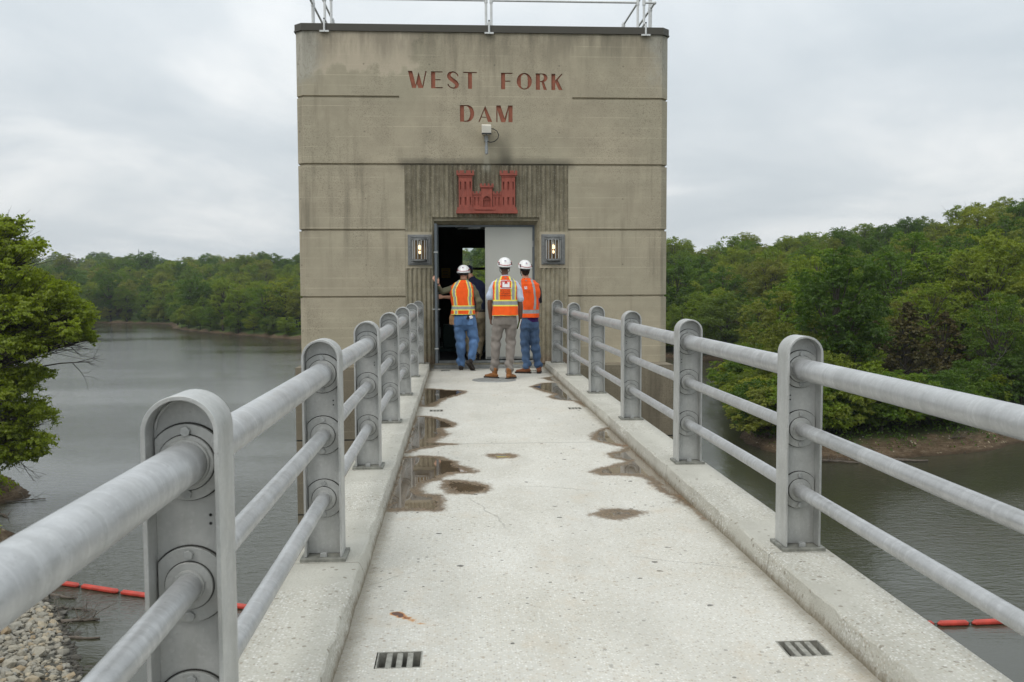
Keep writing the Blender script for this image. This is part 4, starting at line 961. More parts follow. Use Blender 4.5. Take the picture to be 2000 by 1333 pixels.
def make_tree(seed, H, Rr, cb, ncl, nl, leaf, mat=None, bark=None, flat=.5, shape='round', trunk_r=None, limbs=True, gap=.0, cl=(.20,.34)):
    rng = np.random.default_rng(seed); zc = (cb+H)/2; hh = (H-cb)/2; Ps=[];Ns=[];Lv=[];Cs=[]
    ph = rng.random(3)*6.28; tk = MB(); tr = trunk_r or H*.018
    lean = rng.normal(size=2)*H*.02
    for i in range(ncl):
        u = rng.normal(size=3); u /= np.linalg.norm(u)
        if shape == 'cone':
            t = rng.random()**1.5; rr = Rr*(1-t)**.8*(.55+.45*rng.random()); an = rng.random()*6.28
            C = np.array([rr*math.cos(an), rr*math.sin(an), cb+(H-cb)*t*.97]); rc = Rr*.30*(1-t*.75)
        else:
            r = .42+.58*rng.random()**.55; az = math.atan2(u[1],u[0])
            lob = 1+.20*math.sin(2*az+ph[0])+.14*math.sin(3*az+ph[1]+u[2]*2)
            C = np.array([u[0]*Rr*r*lob, u[1]*Rr*r*lob, zc+u[2]*hh*r*(1 if u[2]>0 else .92)])
            if shape == 'shrub' and C[2] < .5: C[2] = .4+rng.random()*1.2
            rc = Rr*rng.uniform(*cl)
        C[:2] += lean*C[2]/H
        n = int(nl*(rc/(Rr*.27))**1.3) if shape != 'cone' else nl
        P, Nn, own = clump_leaves(C, rc, max(12,n), rng, flat)
        Ps.append(P); Ns.append(Nn); b0 = rng.random()*.35; Lv.append(np.clip(b0+rng.random(len(P))*.65, 0, 1)); Cs.append(C)
    # trunk and limbs
    z = np.linspace(-.6, H*.86, 9); tk.tube([(lean[0]*q/H+.12*math.sin(q*.9+ph[0]), lean[1]*q/H+.12*math.cos(q*.7+ph[1]), q) for q in z], [tr*(1.35 if q<0 else (1-.82*q/H)) for q in z], 8)
    if limbs:
        for C in Cs[:min(len(Cs), 46)]:
            z0 = max(H*.08, min(H*.8, cb*.55+(C[2]-cb)*.62)); p0 = Vector((lean[0]*z0/H, lean[1]*z0/H, z0)); p3 = Vector(C)
            mid = p0.lerp(p3, .5)+Vector((0,0,-.06*(p3-p0).length if shape!='cone' else .05))+Vector(rng.normal(size=3)*.14)
            tk.tube([p0, p0.lerp(mid,.55), mid, mid.lerp(p3,.6)+Vector(rng.normal(size=3)*.1), p3], [tr*.42, tr*.33, tr*.24, tr*.16, tr*.07], 5, caps=False)
            for q in range(2):
                e = p3+Vector(rng.normal(size=3)*Rr*.16); tk.tube([mid.lerp(p3,.5), mid.lerp(e,.75)+Vector((0,0,.05)), e], [tr*.13,tr*.09,tr*.03], 4, caps=False)
    P = np.concatenate(Ps); Nn = np.concatenate(Ns)
    cm = leaves_mesh('crown', P, Nn, leaf, rng, mat or M_LEAF, np.concatenate(Lv))
    tm = bpy.data.meshes.new('trunk'); tm.from_pydata(tk.v, [], tk.f); tm.materials.append(bark or M_BARK); tm.polygons.foreach_set('use_smooth',[True]*len(tm.polygons)); tm.update()
    return cm, tm
PROTO = [make_tree(11, 13, 4.6, 2.4, 150, 430, .21, flat=.62, cl=(.14,.25)), make_tree(12, 15, 4.9, 3.4, 170, 420, .22, flat=.55, cl=(.13,.24)), make_tree(13, 12, 5.2, 1.8, 170, 420, .21, flat=.6, cl=(.13,.24)),
         make_tree(14, 16, 4.3, 3.5, 150, 420, .21, flat=.7, cl=(.14,.25)), make_tree(15, 14, 5.4, 2.6, 190, 330, .20, flat=.48, cl=(.12,.22)), make_tree(16, 13, 4.4, 2.6, 130, 300, .20, flat=.55, cl=(.12,.22))]
SHRUB = [make_tree(31, 5.6, 3.0, .5, 90, 420, .15, shape='shrub', flat=.55, trunk_r=.09, cl=(.16,.28)), make_tree(32, 6.4, 3.4, .6, 100, 420, .16, shape='shrub', flat=.46, trunk_r=.10, cl=(.15,.27)), make_tree(33, 4.6, 2.7, .4, 80, 420, .14, shape='shrub', flat=.6, trunk_r=.07, cl=(.16,.28))]
CEDAR = [make_tree(41, 10.5, 4.2, .8, 190, 95, .26, M_CEDAR, shape='cone', flat=.45, trunk_r=.2), make_tree(42, 9.0, 3.6, .8, 150, 95, .26, M_CEDAR, shape='cone', flat=.45, trunk_r=.18)]
def plant_tree(name, meshes, x, y, z, s, rz, lab, cat, group, crown='crown', trunk='trunk', sz=None, tilt=(0,0)):
    t = thing(name, lab, cat, (x,y,z), rz, group); t.scale = (s,s,sz or s); t.rotation_euler = (tilt[0],tilt[1],rz)
    for nm, me in ((crown, meshes[0]), (trunk, meshes[1])):
        o = bpy.data.objects.new(nm, me); COL.objects.link(o); o.parent = t
    return t
rng = np.random.default_rng(77)
def zt(x, y): return float(terrain(np.array([x]), np.array([y]))[0][0])
# hand-placed plants on the peninsula to the right
GB = 'green shrubs leaning over the peninsula bank'; LB = 'leafy green shrub leaning over the brown bank of the peninsula'
def on(px, Y): return -.58+Y*(.3467+(px-1500)*.000591)      # x on a sight line of the survey at depth Y
FRONT = [(1478,93,0,.9),(1480,87,1,.82),(1532,84,2,.95),(1588,82.5,0,.95),(1640,81.8,1,.78),(1700,82.5,0,.86),(1752,83,2,.95),(1800,84.5,1,.72),(1846,85.5,2,.8),(1893,90,0,.9),(1940,93,1,.9),(1990,97,0,1.0),(1468,100,1,.9),(1472,112,0,1.0),(1456,122,1,.95),(1475,89.5,1,.8),(1470,97.5,0,.9),(1463,104,2,1.05),(1450,113,0,.95),(1505,84.5,1,.75),(1560,82.6,1,.9),(1615,82,2,.75),(1728,82,1,.8),(1775,83.2,1,.8),(1826,84.3,1,.8),(1870,87,2,.9),(1915,91,2,.9),(1965,95,1,.9)]
for i,(px,Y,k,s) in enumerate(FRONT):
    x = on(px,Y); plant_tree('shrub', SHRUB[k], x, Y, zt(x,Y)-.1, s*1.12, i*1.3, LB, 'shrub', GB, tilt=(R(10),0) if px>1520 else (R(4),R(-9)))
def bright(meshes): 
    a = meshes[0].copy(); a.materials.clear(); a.materials.append(M_LEAFBRIGHT); return (a, meshes[1])
BR = [bright(SHRUB[0]), bright(SHRUB[2]), bright(PROTO[0])]
for px,Y,k,s,lab in ((1668,90,0,1.25,'bright yellow-green bushy tree in front of the dark cedars, left of them'),(1622,81.3,1,.8,'low bright green shrub at the water edge under the middle rail'),
                     (1716,84.5,1,.95,'small bright green shrub below the dark cedars'),(1540,92,0,.9,'bright green shrub between the two nearest posts of the right railing')):
    x = on(px,Y); plant_tree('shrub', BR[k], x, Y, zt(x,Y)-.1, s, px*.1, lab, 'shrub', None)
for px,Y,k,s,lab in ((1765,96,0,1.05,'largest dark brownish cedar on the peninsula'),(1838,98,1,1.1,'dark brownish cedar at the right of the cedar group on the peninsula'),(1700,101,1,.95,'dark brownish cedar at the left of the cedar group on the peninsula')):
    x = on(px,Y); plant_tree('cedar_tree', CEDAR[k], x, Y, zt(x,Y)-.2, s, px*.1, lab, 'cedar', None)
# low weeds and seedlings rooted along the bank
rg = np.random.default_rng(8); n = 60000; x = rg.uniform(24,80,n); y = rg.uniform(76,135,n); z,d = terrain(x,y); ok = (d > .75) & (d < 5) & (rg.random(n) < .25+.75*(wob(x,y,.9) > .1)); hh_ = rg.random(ok.sum())**1.6*1.0
P = np.stack([x[ok],y[ok],z[ok]+hh_],1); Nn = rg.normal(size=P.shape)+np.array([0,0,.8]); me = leaves_mesh('bank_weeds', P, Nn, .24, rg, M_LEAF); o = bpy.data.objects.new('bank_weeds', me); COL.objects.link(o); tag(o, 'low green weeds along the top of the brown peninsula bank', 'weeds', kind='stuff')
# bare pale branches
def bare(seed, H, spread):
    rg = np.random.default_rng(seed); tk = MB()
    def br(p, d, l, r, lev):
        q = p+d*l*.5+Vector(rg.normal(size=3)*l*.06); e = p+d*l+Vector(rg.normal(size=3)*l*.1); tk.tube([p,q,e],[r,r*.75,r*.5],5,caps=False)
        if lev > 0:
            for _ in range(3 if lev > 1 else 4): br(q.lerp(e, rg.random()), (d+Vector(rg.normal(size=3)*spread)).normalized(), l*.62, r*.5, lev-1)
    for _ in range(5): br(Vector(rg.normal(size=3)*np.array([.3,.3,0])), (Vector((0,0,1))+Vector(rg.normal(size=3)*.35)).normalized(), H*.5, .045, 3)
    return tk
for px,Y,H,lab in ((1500,86.5,4.6,'leafless pale-branched shrub among the green ones at the tip of the peninsula'),(1912,92,7.5,'thin pale-stemmed sapling right of the dark cedars')):
    x = on(px,Y); t = thing('bare_shrub', lab, 'shrub', (x,Y,zt(x,Y))); o = bare(px,H,.55).build('branches', M_PALEBARK, t)
# big maple on the left bank
def maple():
    rg = np.random.default_rng(9); Ps=[];Ns=[];Lv=[]; tk = MB(); base = Vector((-37.2,67,zt(-37.2,67)))
    W = lambda px, y, Y=65.0: Vector((-.58+Y*(-.4796+(px)*.000551), Y, 1.45-(y-560)*Y/1787))
    lobes = [(-15,452,34,26,16),(28,452,20,24,9),(52,486,36,13,8),(10,500,46,24,14),(-20,520,60,40,20),(45,545,46,22,12),(92,572,52,24,16),(30,600,70,40,26),(128,600,36,24,14),(150,630,24,16,8),(100,640,62,18,16),
             (150,660,20,9,5),(40,665,70,26,20),(-30,640,80,80,40),(-20,740,80,60,34),(25,735,46,22,13),(48,722,44,14,8),(30,790,44,24,14),(58,800,34,14,7),(10,835,42,22,13),(48,855,34,12,8),(20,880,46,14,9),(-30,860,60,40,22),(-110,620,90,170,70),(-190,640,90,170,60),(-150,800,110,70,40)]
    pts = []
    for (px,y,a,b,n) in lobes:
        for _ in range(int(n*1.5)):
            u = rg.normal(size=3); u /= np.linalg.norm(u); r = rg.random()**.45
            C = W(px+u[0]*a*r*.92, y+u[2]*b*r*.92, 65+u[1]*r*min(6.5, a*.09)); rc = rg.uniform(.6,1.15) if a > 30 else rg.uniform(.4,.75)
            k = int(260*rc**1.4) if px > -60 else int(90*rc**1.5)
            P, Nn, own = clump_leaves(np.array(C), rc, k, rg, .60, .0); Ps.append(P); Ns.append(Nn); b0 = rg.random()*.35; Lv.append(np.clip(b0+rg.random(len(P))*.65,0,1)); pts.append(C)
    top = base+Vector((.6,0,17)); zz_ = np.linspace(0,1,10); spine = [base+Vector((.8*math.sin(q*3),.5*math.sin(q*5),-.8+17*q)) for q in zz_]
    tk.tube(spine, [.55*(1-.8*q)+.03 for q in zz_], 10)
    for i, C in enumerate(pts):
        if i % 2 and C.x < -33: continue
        q = min(.93, max(.12, (C.z-base.z)/17*.75)); p0 = spine[int(q*9)]; ln = (C-p0).length
        m1 = p0.lerp(C,.35)+Vector((0,0,.02*ln))+Vector(rg.normal(size=3)*.3); m2 = p0.lerp(C,.7)+Vector((0,0,.03*ln))+Vector(rg.normal(size=3)*.3)
        tk.tube([p0,m1,m2,C],[.10,.065,.04,.012],5,caps=False)
        for _ in range(3):
            e = C+Vector(rg.normal(size=3)*.8); tk.tube([m2,m2.lerp(e,.6),e],[.022,.016,.005],4,caps=False)
    # dead drooping twigs
    def tw(p, d, l, r, lev):
        e = p+d*l+Vector(rg.normal(size=3)*l*.12); q = p.lerp(e,.5)+Vector(rg.normal(size=3)*l*.05); tk.tube([p,q,e],[r,r*.8,r*.45],4,caps=False)
        if lev:
            for _ in range(3): tw(q.lerp(e,rg.random()), (d+Vector(rg.normal(size=3)*.55)).normalized(), l*.6, r*.55, lev-1)
    tw(W(60,650), Vector((.8,0,-.35)).normalized(), 2.3, .045, 3); tw(W(40,715), Vector((1,0,.12)).normalized(), 3.2, .05, 2); tw(W(0,850), Vector((.5,0,-.8)).normalized(), 2.0, .04, 3)
    t = thing('maple_tree', 'large yellow-green tree leaning out over the water at the left edge of the photo', 'tree', base)
    P = np.concatenate(Ps)-np.array(base); o = bpy.data.objects.new('crown', leaves_mesh('crown', P, np.concatenate(Ns), .20, rg, M_LEAFHERO, np.concatenate(Lv))); COL.objects.link(o); o.parent = t
    tk.v = [(v[0]-base.x, v[1]-base.y, v[2]-base.z) for v in tk.v]; tk.build('trunk', M_BARK, t, smooth=True)
maple()
# forest: jittered positions on the land inside (and a little beside) the field of view
cand = []
def region(xa, xb, ya, yb, sp):
    X, Y = np.meshgrid(np.arange(xa, xb, sp), np.arange(ya, yb, sp)); X = X+rng.uniform(-.42,.42,X.shape)*sp; Y = Y+rng.uniform(-.42,.42,Y.shape)*sp
    return X.ravel(), Y.ravel()
for (xa,xb,ya,yb,sp,dmin,dmax) in ((20,115,78,140,6.2,4.5,200),(20,190,140,215,7.4,1.2,200),(20,290,215,330,9,1.2,210),(-320,20,200,460,8.6,1.2,200),(-480,20,460,640,10.5,3,400),(-700,-100,640,1050,17,3,900),(20,420,330,420,11,3,400),(-100,-44,62,125,8,2.5,200)):
    x, y = region(xa,xb,ya,yb,sp); z, d = terrain(x, y); ang = np.degrees(np.arctan2(x+.58, y))-3.45
    ok = (d > dmin) & (d < dmax) & (ang > -52) & (ang < 42) & ~((x > -34) & (x < 18) & (y < 100))
    lx = (x+.58)/np.maximum(y,1); cl = (lx > .425) & (lx < .60) & (y < 107) & (y > 78); ok &= ~cl          # clearing round the cedars
    for q in zip(x[ok], y[ok], z[ok], d[ok], ang[ok]): cand.append(q)
# low edge growth along every far shore
for i in range(len(WATER)):
    ax, ay = WATER[i]; bx, by = WATER[(i+1) % len(WATER)]; ln = math.hypot(bx-ax, by-ay); nrm = (-(by-ay)/ln, (bx-ax)/ln)
    if min(ay,by) < 76 or (ax < -30 and ay < 250 and ax > -80 ): continue
    st = 3.2 if ay < 230 else 5.5
    for k in range(int(ln/st)):
        t_ = (k+rng.random())/max(1,int(ln/st)); x = ax+(bx-ax)*t_; y = ay+(by-ay)*t_
        for s_ in (1,-1):
            xx = x+nrm[0]*s_*2.2; yy = y+nrm[1]*s_*2.2; zz_, dd = terrain(np.array([xx]),np.array([yy])); an = math.degrees(math.atan2(xx+.58,yy))-3.45
            if dd[0] > 1.0 and -38 < an < 40 and not (yy < 100 and xx > 24): cand.append((xx,yy,float(zz_[0]),-1.0,an))
cand.sort(key=lambda q: (math.hypot(q[0],q[1]) + (400 if abs(q[4]) > 31 or (-12 < math.degrees(math.atan2(q[0]+.58,q[1])) < 11) else 0)))
NI = 262
stuff_pts = []; ntree = 0
for i,(x,y,z,d,an) in enumerate(cand):
    dist = math.hypot(x,y); sc_ = rng.choice([.72,.85,1.0,1.15,1.32])*rng.uniform(.92,1.08)*(((.98 if x/y < .2 else .86 if x/y < .36 else .92) if x/y < .42 else .92) if x > 15 else .88)
    if x > 15: sc_ *= .74+.26*min(1,max(0,(dist-85)/60))
    low = d < 0
    if low: mesh_i = 6+int(rng.integers(0,3)); sc_ = rng.uniform(.7,1.3)
    else: mesh_i = int(rng.integers(0,6))
    if rng.random() < .035 and not low: mesh_i = 9
    rz = rng.random()*6.28; sz_ = sc_*rng.uniform(.85,1.22)
    if i < NI:
        right = x > 0
        if mesh_i == 9: plant_tree('cedar_tree', CEDAR[0], x,y,z-.2,sc_*1.25,rz, 'dark conifer among the broadleaf trees on the far bank', 'cedar', 'dark conifers in the woods')
        elif low: plant_tree('shrub', SHRUB[mesh_i-6], x,y,z-.1,sc_,rz, 'low green shrub along the shoreline below the far woods', 'shrub', 'shrubs along the far shorelines')
        else: plant_tree('broadleaf_tree', PROTO[mesh_i], x,y,z-.2,sc_,rz, 'broadleaf tree in the green woods on the right-hand shore' if right else 'broadleaf tree in the green woods on the left-hand shore', 'tree', 'trees in the right-hand woods' if right else 'trees in the left-hand woods', sz=sz_)
    else: stuff_pts.append((x,y,z-.2,mesh_i,rz,sc_*(1.25 if mesh_i == 9 else 1)*(1.0 if dist < 600 else 1.35)))
# the rest of the woods as one object
pcol = bpy.data.collections.new('forest_sources')
for k,(cm,tm) in enumerate(PROTO+SHRUB+[CEDAR[0]]):
    a = bpy.data.objects.new('src_%02d' % k, cm.copy()); bm = bmesh.new(); bm.from_mesh(a.data); nf = len(bm.faces); bm.from_mesh(tm); bm.faces.ensure_lookup_table()
    for f in bm.faces[nf:]: f.material_index = 1
    bm.to_mesh(a.data); bm.free(); a.data.materials.append(M_BARK); pcol.objects.link(a)
S = np.array(stuff_pts); me = bpy.data.meshes.new('forest'); me.vertices.add(len(S)); me.vertices.foreach_set('co', S[:,:3].astype(np.float32).ravel())
for nm, col_, ty in (('pick',3,'INT'),('rz',4,'FLOAT'),('sc',5,'FLOAT')):
    at = me.attributes.new(nm, ty, 'POINT'); at.data.foreach_set('value', S[:,col_].astype(np.int32 if ty=='INT' else np.float32))
forest = bpy.data.objects.new('forest', me); COL.objects.link(forest); tag(forest, 'distant green woods covering the hills behind the lake', 'woods', kind='stuff')
gn = bpy.data.node_groups.new('forest', 'GeometryNodeTree'); gn.interface.new_socket('Geometry', in_out='INPUT', socket_type='NodeSocketGeometry'); gn.interface.new_socket('Geometry', in_out='OUTPUT', socket_type='NodeSocketGeometry')
gi = gn.nodes.new('NodeGroupInput'); go = gn.nodes.new('NodeGroupOutput'); ip = gn.nodes.new('GeometryNodeInstanceOnPoints'); ci = gn.nodes.new('GeometryNodeCollectionInfo')
ci.inputs['Collection'].default_value = pcol; ci.inputs['Separate Children'].default_value = True; ci.inputs['Reset Children'].default_value = True
def na(nm, ty):
    a = gn.nodes.new('GeometryNodeInputNamedAttribute'); a.data_type = ty; a.inputs[0].default_value = nm; return [o for o in a.outputs if o.enabled][0]
cx_ = gn.nodes.new('ShaderNodeCombineXYZ'); gn.links.new(na('rz','FLOAT'), cx_.inputs[2])
gn.links.new(gi.outputs[0], ip.inputs['Points']); gn.links.new(ci.outputs[0], ip.inputs['Instance']); ip.inputs['Pick Instance'].default_value = True
gn.links.new(na('pick','INT'), ip.inputs['Instance Index']); gn.links.new(cx_.outputs[0], ip.inputs['Rotation']); gn.links.new(na('sc','FLOAT'), ip.inputs['Scale']); gn.links.new(ip.outputs[0], go.inputs[0])
md = forest.modifiers.new('forest','NODES'); md.node_group = gn
print('trees', len(cand), 'stuff', len(S))

# ================================================================ SHORE THINGS
def stone_mat():
    m = NM('riprap_stone'); oi = m.n('ShaderNodeObjectInfo').outputs['Random']; at = m.attr('sv'); g = m.n('ShaderNodeNewGeometry').outputs['Position']
    t = m.math('FRACT', m.math('ADD', oi, at)); c = m.ramp(t, [(0,(.20,.185,.15)),(.3,(.33,.30,.235)),(.55,(.26,.25,.22)),(.8,(.38,.33,.24)),(1,(.30,.22,.13))])
    c = m.mix(m.ramp(m.noise(g, 9, 5, .7), [(.4,0),(.7,.5)]), c, (.12,.11,.085))
    z = m.xyz(g)[2]; c = m.mix(m.sstep(z, WZ+.30, WZ+.10), c, (.055,.05,.04))
    m.set(Base_Color=c, Roughness=.9, Normal=m.bump(m.noise(g, 14, 5), .5, .02)); return m.mat
M_STONE = stone_mat()
def stone_mesh(seed):
    rg = np.random.default_rng(seed); bm = bmesh.new(); bmesh.ops.create_icosphere(bm, subdivisions=1, radius=1)
    sx_, sy_, sz_ = rg.uniform(.8,1.3), rg.uniform(.6,1.0), rg.uniform(.38,.7)
    for v in bm.verts: v.co *= rg.uniform(.72,1.15); v.co.x *= sx_; v.co.y *= sy_; v.co.z *= sz_
    me = bpy.data.meshes.new('stone'); bm.to_mesh(me); bm.free(); at = me.attributes.new('sv','FLOAT','FACE'); me.materials.append(M_STONE); return me
STN = [stone_mesh(i) for i in range(8)]
n = 17000; x = rng.uniform(-34,-10,n); y = rng.uniform(27,52,n); z, d = terrain(x,y); ok = (d > -.9) & (d < 10) & (y < 51+rng.normal(size=n)); x,y,z,d = x[ok],y[ok],z[ok],d[ok]
size = np.exp(rng.normal(-2.12,.48,len(x))); size = np.clip(size, .07, .38)
ang = (x+.58)/y; vis = (ang > -.50) & (y > 31) & (ang < -.27); key = np.hypot(x,y)*1.0 - size*40 + (~vis)*1000; od = np.argsort(key)
V=[];F=[];A=[]
for r_, i in enumerate(od):
    me = STN[int(rng.integers(0,8))]; M = Matrix.Translation((x[i],y[i],z[i]+size[i]*.15)) @ Euler((rng.normal()*.35,rng.normal()*.35,rng.random()*6.28)).to_matrix().to_4x4() @ Matrix.Scale(size[i],4)
    if r_ < 290:
        o = bpy.data.objects.new('riprap_stone', me); COL.objects.link(o); o.matrix_world = M; tag(o, 'loose grey-tan stone on the rubble bank at the lower left', 'stone', 'loose stones of the rubble bank')
    else:
        b0 = len(V); V += [tuple(M @ v.co) for v in me.vertices]; F += [tuple(q+b0 for q in p.vertices) for p in me.polygons]; A += [rng.random()]*len(me.polygons)
me = bpy.data.meshes.new('rubble_bank'); me.from_pydata(V,[],F); at = me.attributes.new('sv','FLOAT','FACE'); at.data.foreach_set('value', A); me.materials.append(M_STONE)
o = bpy.data.objects.new('rubble_bank', me); COL.objects.link(o); tag(o, 'broken grey-tan rubble covering the embankment at the lower left', 'rubble', kind='stuff')
# pebbles on the brown shore of the peninsula
V=[];F=[];A=[]
n=1300; x = rng.uniform(24,72,n); y = rng.uniform(74,96,n); z,d = terrain(x,y); ok = (d>-.3)&(d<2.8); x,y,z=x[ok],y[ok],z[ok]
for i in range(len(x)):
    me = STN[i%8]; s_ = math.exp(rng.normal(-3.0,.5)); M = Matrix.Translation((x[i],y[i],z[i])) @ Euler((0,0,rng.random()*6.28)).to_matrix().to_4x4() @ Matrix.Scale(s_,4); b0=len(V); V += [tuple(M @ v.co) for v in me.vertices]; F += [tuple(q+b0 for q in p.vertices) for p in me.polygons]; A += [rng.random()]*len(me.polygons)
me = bpy.data.meshes.new('shore_pebbles'); me.from_pydata(V,[],F); at = me.attributes.new('sv','FLOAT','FACE'); at.data.foreach_set('value', A); me.materials.append(M_STONE)
o = bpy.data.objects.new('shore_pebbles', me); COL.objects.link(o); tag(o, 'small stones scattered on the brown shore of the peninsula', 'pebbles', kind='stuff')
# grass tufts on the left bank
rg = np.random.default_rng(4); n=16000; x = rg.uniform(-48,-25,n); y = rg.uniform(50,84,n); z,d = terrain(x,y); ok=(d>.8)&(d<14); P = np.stack([x[ok],y[ok],z[ok]+.1],1); Nn = rg.normal(size=P.shape); Nn[:,2]*=.25
me = leaves_mesh('bank_grass', P, Nn, .34, rg, M_LEAFHERO, asp=.3); o = bpy.data.objects.new('bank_grass', me); COL.objects.link(o); tag(o, 'green grass and weeds on the low left bank', 'grass', kind='stuff')
# driftwood
M_LOG = plain('wet_driftwood', (.13,.105,.08), .8, 0, .5, 4)
def log(p, q, r, lab, grp=None, twigs=0, seed=0):
    rg = np.random.default_rng(seed); p = Vector(p); q = Vector(q); t = thing('driftwood_log', lab, 'driftwood', p, 0, grp); d = q-p; n = 7
    b = MB(); b.tube([d*(i/(n-1))+Vector(rg.normal(size=3)*r*.5*np.array([1,1,.4])) for i in range(n)], [r*(1-.5*i/(n-1))*(1+.15*rg.normal()) for i in range(n)], 8); b.build('stem', M_LOG, t, smooth=True)
    if twigs:
        b = MB()
        for _ in range(twigs):
            s_ = d*rg.random(); e = s_+Vector((rg.normal()*.9, rg.normal()*.9, abs(rg.normal())*.35+.05)); m_ = s_.lerp(e,.5)+Vector(rg.normal(size=3)*.12); b.tube([s_,m_,e],[r*.3,r*.2,r*.08],5,caps=False)
            e2 = m_+Vector((rg.normal()*.5,rg.normal()*.5,abs(rg.normal())*.2)); b.tube([m_,e2],[r*.15,r*.06],4,caps=False)
        b.build('twigs', M_LOG, t)
log((-20.97,46.3,-13.95),(-19.6,45.8,-13.95),.09,'short dark log floating beside the rubble just below the orange boom')
log((-19.0,42.6,-13.96),(-17.3,42.7,-13.93),.10,'driftwood log with bare twigs floating off the rubble bank', None, 12, 3)
log((-18.1,40.6,-13.97),(-16.4,40.4,-13.95),.10,'lowest dark log lying in the water off the rubble bank')
log((-20.2,44.6,-13.98),(-18.0,44.0,-13.95),.05,'thin twiggy branch floating off the rubble bank', None, 14, 5)
log((-33.6,65.2,-13.9),(-30.9,62.6,-13.95),.10,'dead branch lying in the small cove at the left edge', None, 9, 6)
log((-33.0,67.0,-13.9),(-30.6,67.9,-13.95),.06,'thin dead branch reaching into the water from the left point', None, 6, 8)
log((36.7,76.9,-13.85),(40.2,76.4,-13.9),.16,'grey log lying along the brown shore of the peninsula')
log((29.9,77.3,-13.8),(34.0,76.1,-13.95),.12,'tangled driftwood branches at the water edge of the peninsula', None, 16, 9)
for i,(px,Y,dx,dy,lab) in enumerate(((1520,82.3,1.6,-.5,'bare fallen branch on the bank near the tip of the peninsula'),(1668,78.6,1.9,-.3,'pale fallen branch on the brown shore under the cedars'),(1862,81.6,1.5,.2,'twiggy fallen branch at the right end of the brown shore'),(1945,84.6,1.3,.6,'short dead branch on the bank at the right edge of the photo'))):
    x = on(px,Y); log((x,Y,zt(x,Y)+.08),(x+dx,Y+dy,zt(x+dx,Y+dy)+.12),.06,lab,None,14,20+i)
# orange boom
M_BOOM = plain('boom_plastic', (.50,.050,.028), .55, 0, .4, 2)
M_SKIRT = plain('boom_skirt', (.05,.045,.035), .8)
knots = [Vector(k) for k in ((-22.4,48.6,0),(-20.02,47.53,0),(-17.64,46.42,0),(-15.1,45.35,0),(-12.6,44.45,0),(-10.1,43.5,0),(-7.5,42.7,0),(-4.9,41.9,0),(-2.3,41.2,0),(.3,40.7,0),(2.9,40.3,0),(5.5,39.95,0),(8.1,39.7,0),(10.7,39.55,0),(13.3,39.45,0),(15.9,39.4,0),(18.4,39.37,0),(21.0,39.355,0),(22.6,39.33,0),(25.2,39.42,0),(27.8,39.6,0),(30.4,39.9,0),(33,40.3,0))]
for a_, c_ in zip(knots, knots[1:]):
    d = c_-a_; ln = d.length-.16; t = thing('boom_float', 'orange-red float of the floating boom across the lake', 'boom float', (a_.x,a_.y,WZ+.06), math.atan2(d.y,d.x), 'orange floats of the floating boom')
    b = MB(); rr_ = .155; b.tube([(.05,0,.02),(.16,0,.02),(.2,0,.03),(ln-.1,0,.03),(ln-.05,0,.02),(ln+.03,0,.02)], [.06,.12,rr_,rr_,.12,.06], 12, flat=.85); b.box(.15,ln-.05,-.16,-.13,-.01,.02); b.box(.15,ln-.05,.13,.16,-.01,.02); smooth_auto(b.build('float_body', M_BOOM, t), 40)
    b = MB(); b.box(.02,ln+.1,-.015,.015,-.5,-.02); b.build('skirt', M_SKIRT, t)
    b = MB(); b.tube([(ln+.02,0,.02),(ln+.17,0,.02)], .03, 8); b.build('coupling', M_SKIRT, t)
# radio mast far away
t = thing('radio_mast', 'thin radio mast on the horizon above the left-hand woods', 'mast', (-372,1100,0))
b = MB(); b.tube([(0,0,-10),(0,0,46)], .28, 4)
for i in range(22): b.tube([(-.5,0,-8+i*2.4),(.5,0,-6.8+i*2.4)], .12, 4); 
b.tube([(-.5,0,-10),(-.35,0,44)], .14, 4); b.tube([(.5,0,-10),(.35,0,44)], .14, 4); b.build('lattice', M_STEEL, t)
# ================================================================ PEOPLE
def skin(name, col): 
    m = NM(name); o = m.n('ShaderNodeNewGeometry').outputs['Position']
    m.set(Base_Color=m.mix(m.noise(o, 18, 4), tuple(c*.85 for c in col), tuple(c*1.1 for c in col)), Roughness=.55); m.b.inputs['Subsurface Weight'].default_value = .08; m.b.inputs['Subsurface Radius'].default_value=(.01,.004,.002); return m.mat
def cloth(name, col, sc_=7, var=.22, fold=.010, weave=0):
    m = NM(name); g = m.n('ShaderNodeNewGeometry').outputs['Position']
    n = m.noise(m.map(g, (1,1,.8)), sc_, 5, .55, .8)
    c = m.mix(m.ramp(n, [(.3,0),(.7,1)]), tuple(q*(1-var) for q in col), tuple(min(1,q*(1+var*.5)) for q in col))
    if weave: c = m.mix(m.math('MULTIPLY', m.ramp(m.noise(m.map(g,(1,1,.5)), 5.5, 4), [(.45,0),(.68,1)]), weave), c, tuple(min(1,q*1.55+.02) for q in col))
    f = m.noise(m.map(g, (1,1,.45), rot=(.25,.2,0)), 13, 3, .5, .9)
    m.set(Base_Color=c, Roughness=.92, Normal=m.bump(m.math('ADD', f, m.math('MULTIPLY', m.noise(g, 160, 2), .06)), .8, fold*1.6)); m.b.inputs['Specular IOR Level'].default_value = .2
    m.b.inputs['Sheen Weight'].default_value = .1; return m.mat
SK_L = skin('skin_light', (.56,.30,.20)); SK_D = skin('skin_brown', (.135,.062,.036)); 
C_OR = cloth('vest_orange', (.90,.115,.018), 5, .14); C_YE = cloth('vest_lime_trim', (.86,.80,.16), 5, .1); C_SI = cloth('vest_silver_tape', (.33,.345,.345), 4, .15)
C_JEAN = cloth('blue_denim', (.085,.165,.32), 6, .3, .012, .5); C_JEAN2 = cloth('dark_denim', (.06,.105,.19), 6, .3, .012, .5)
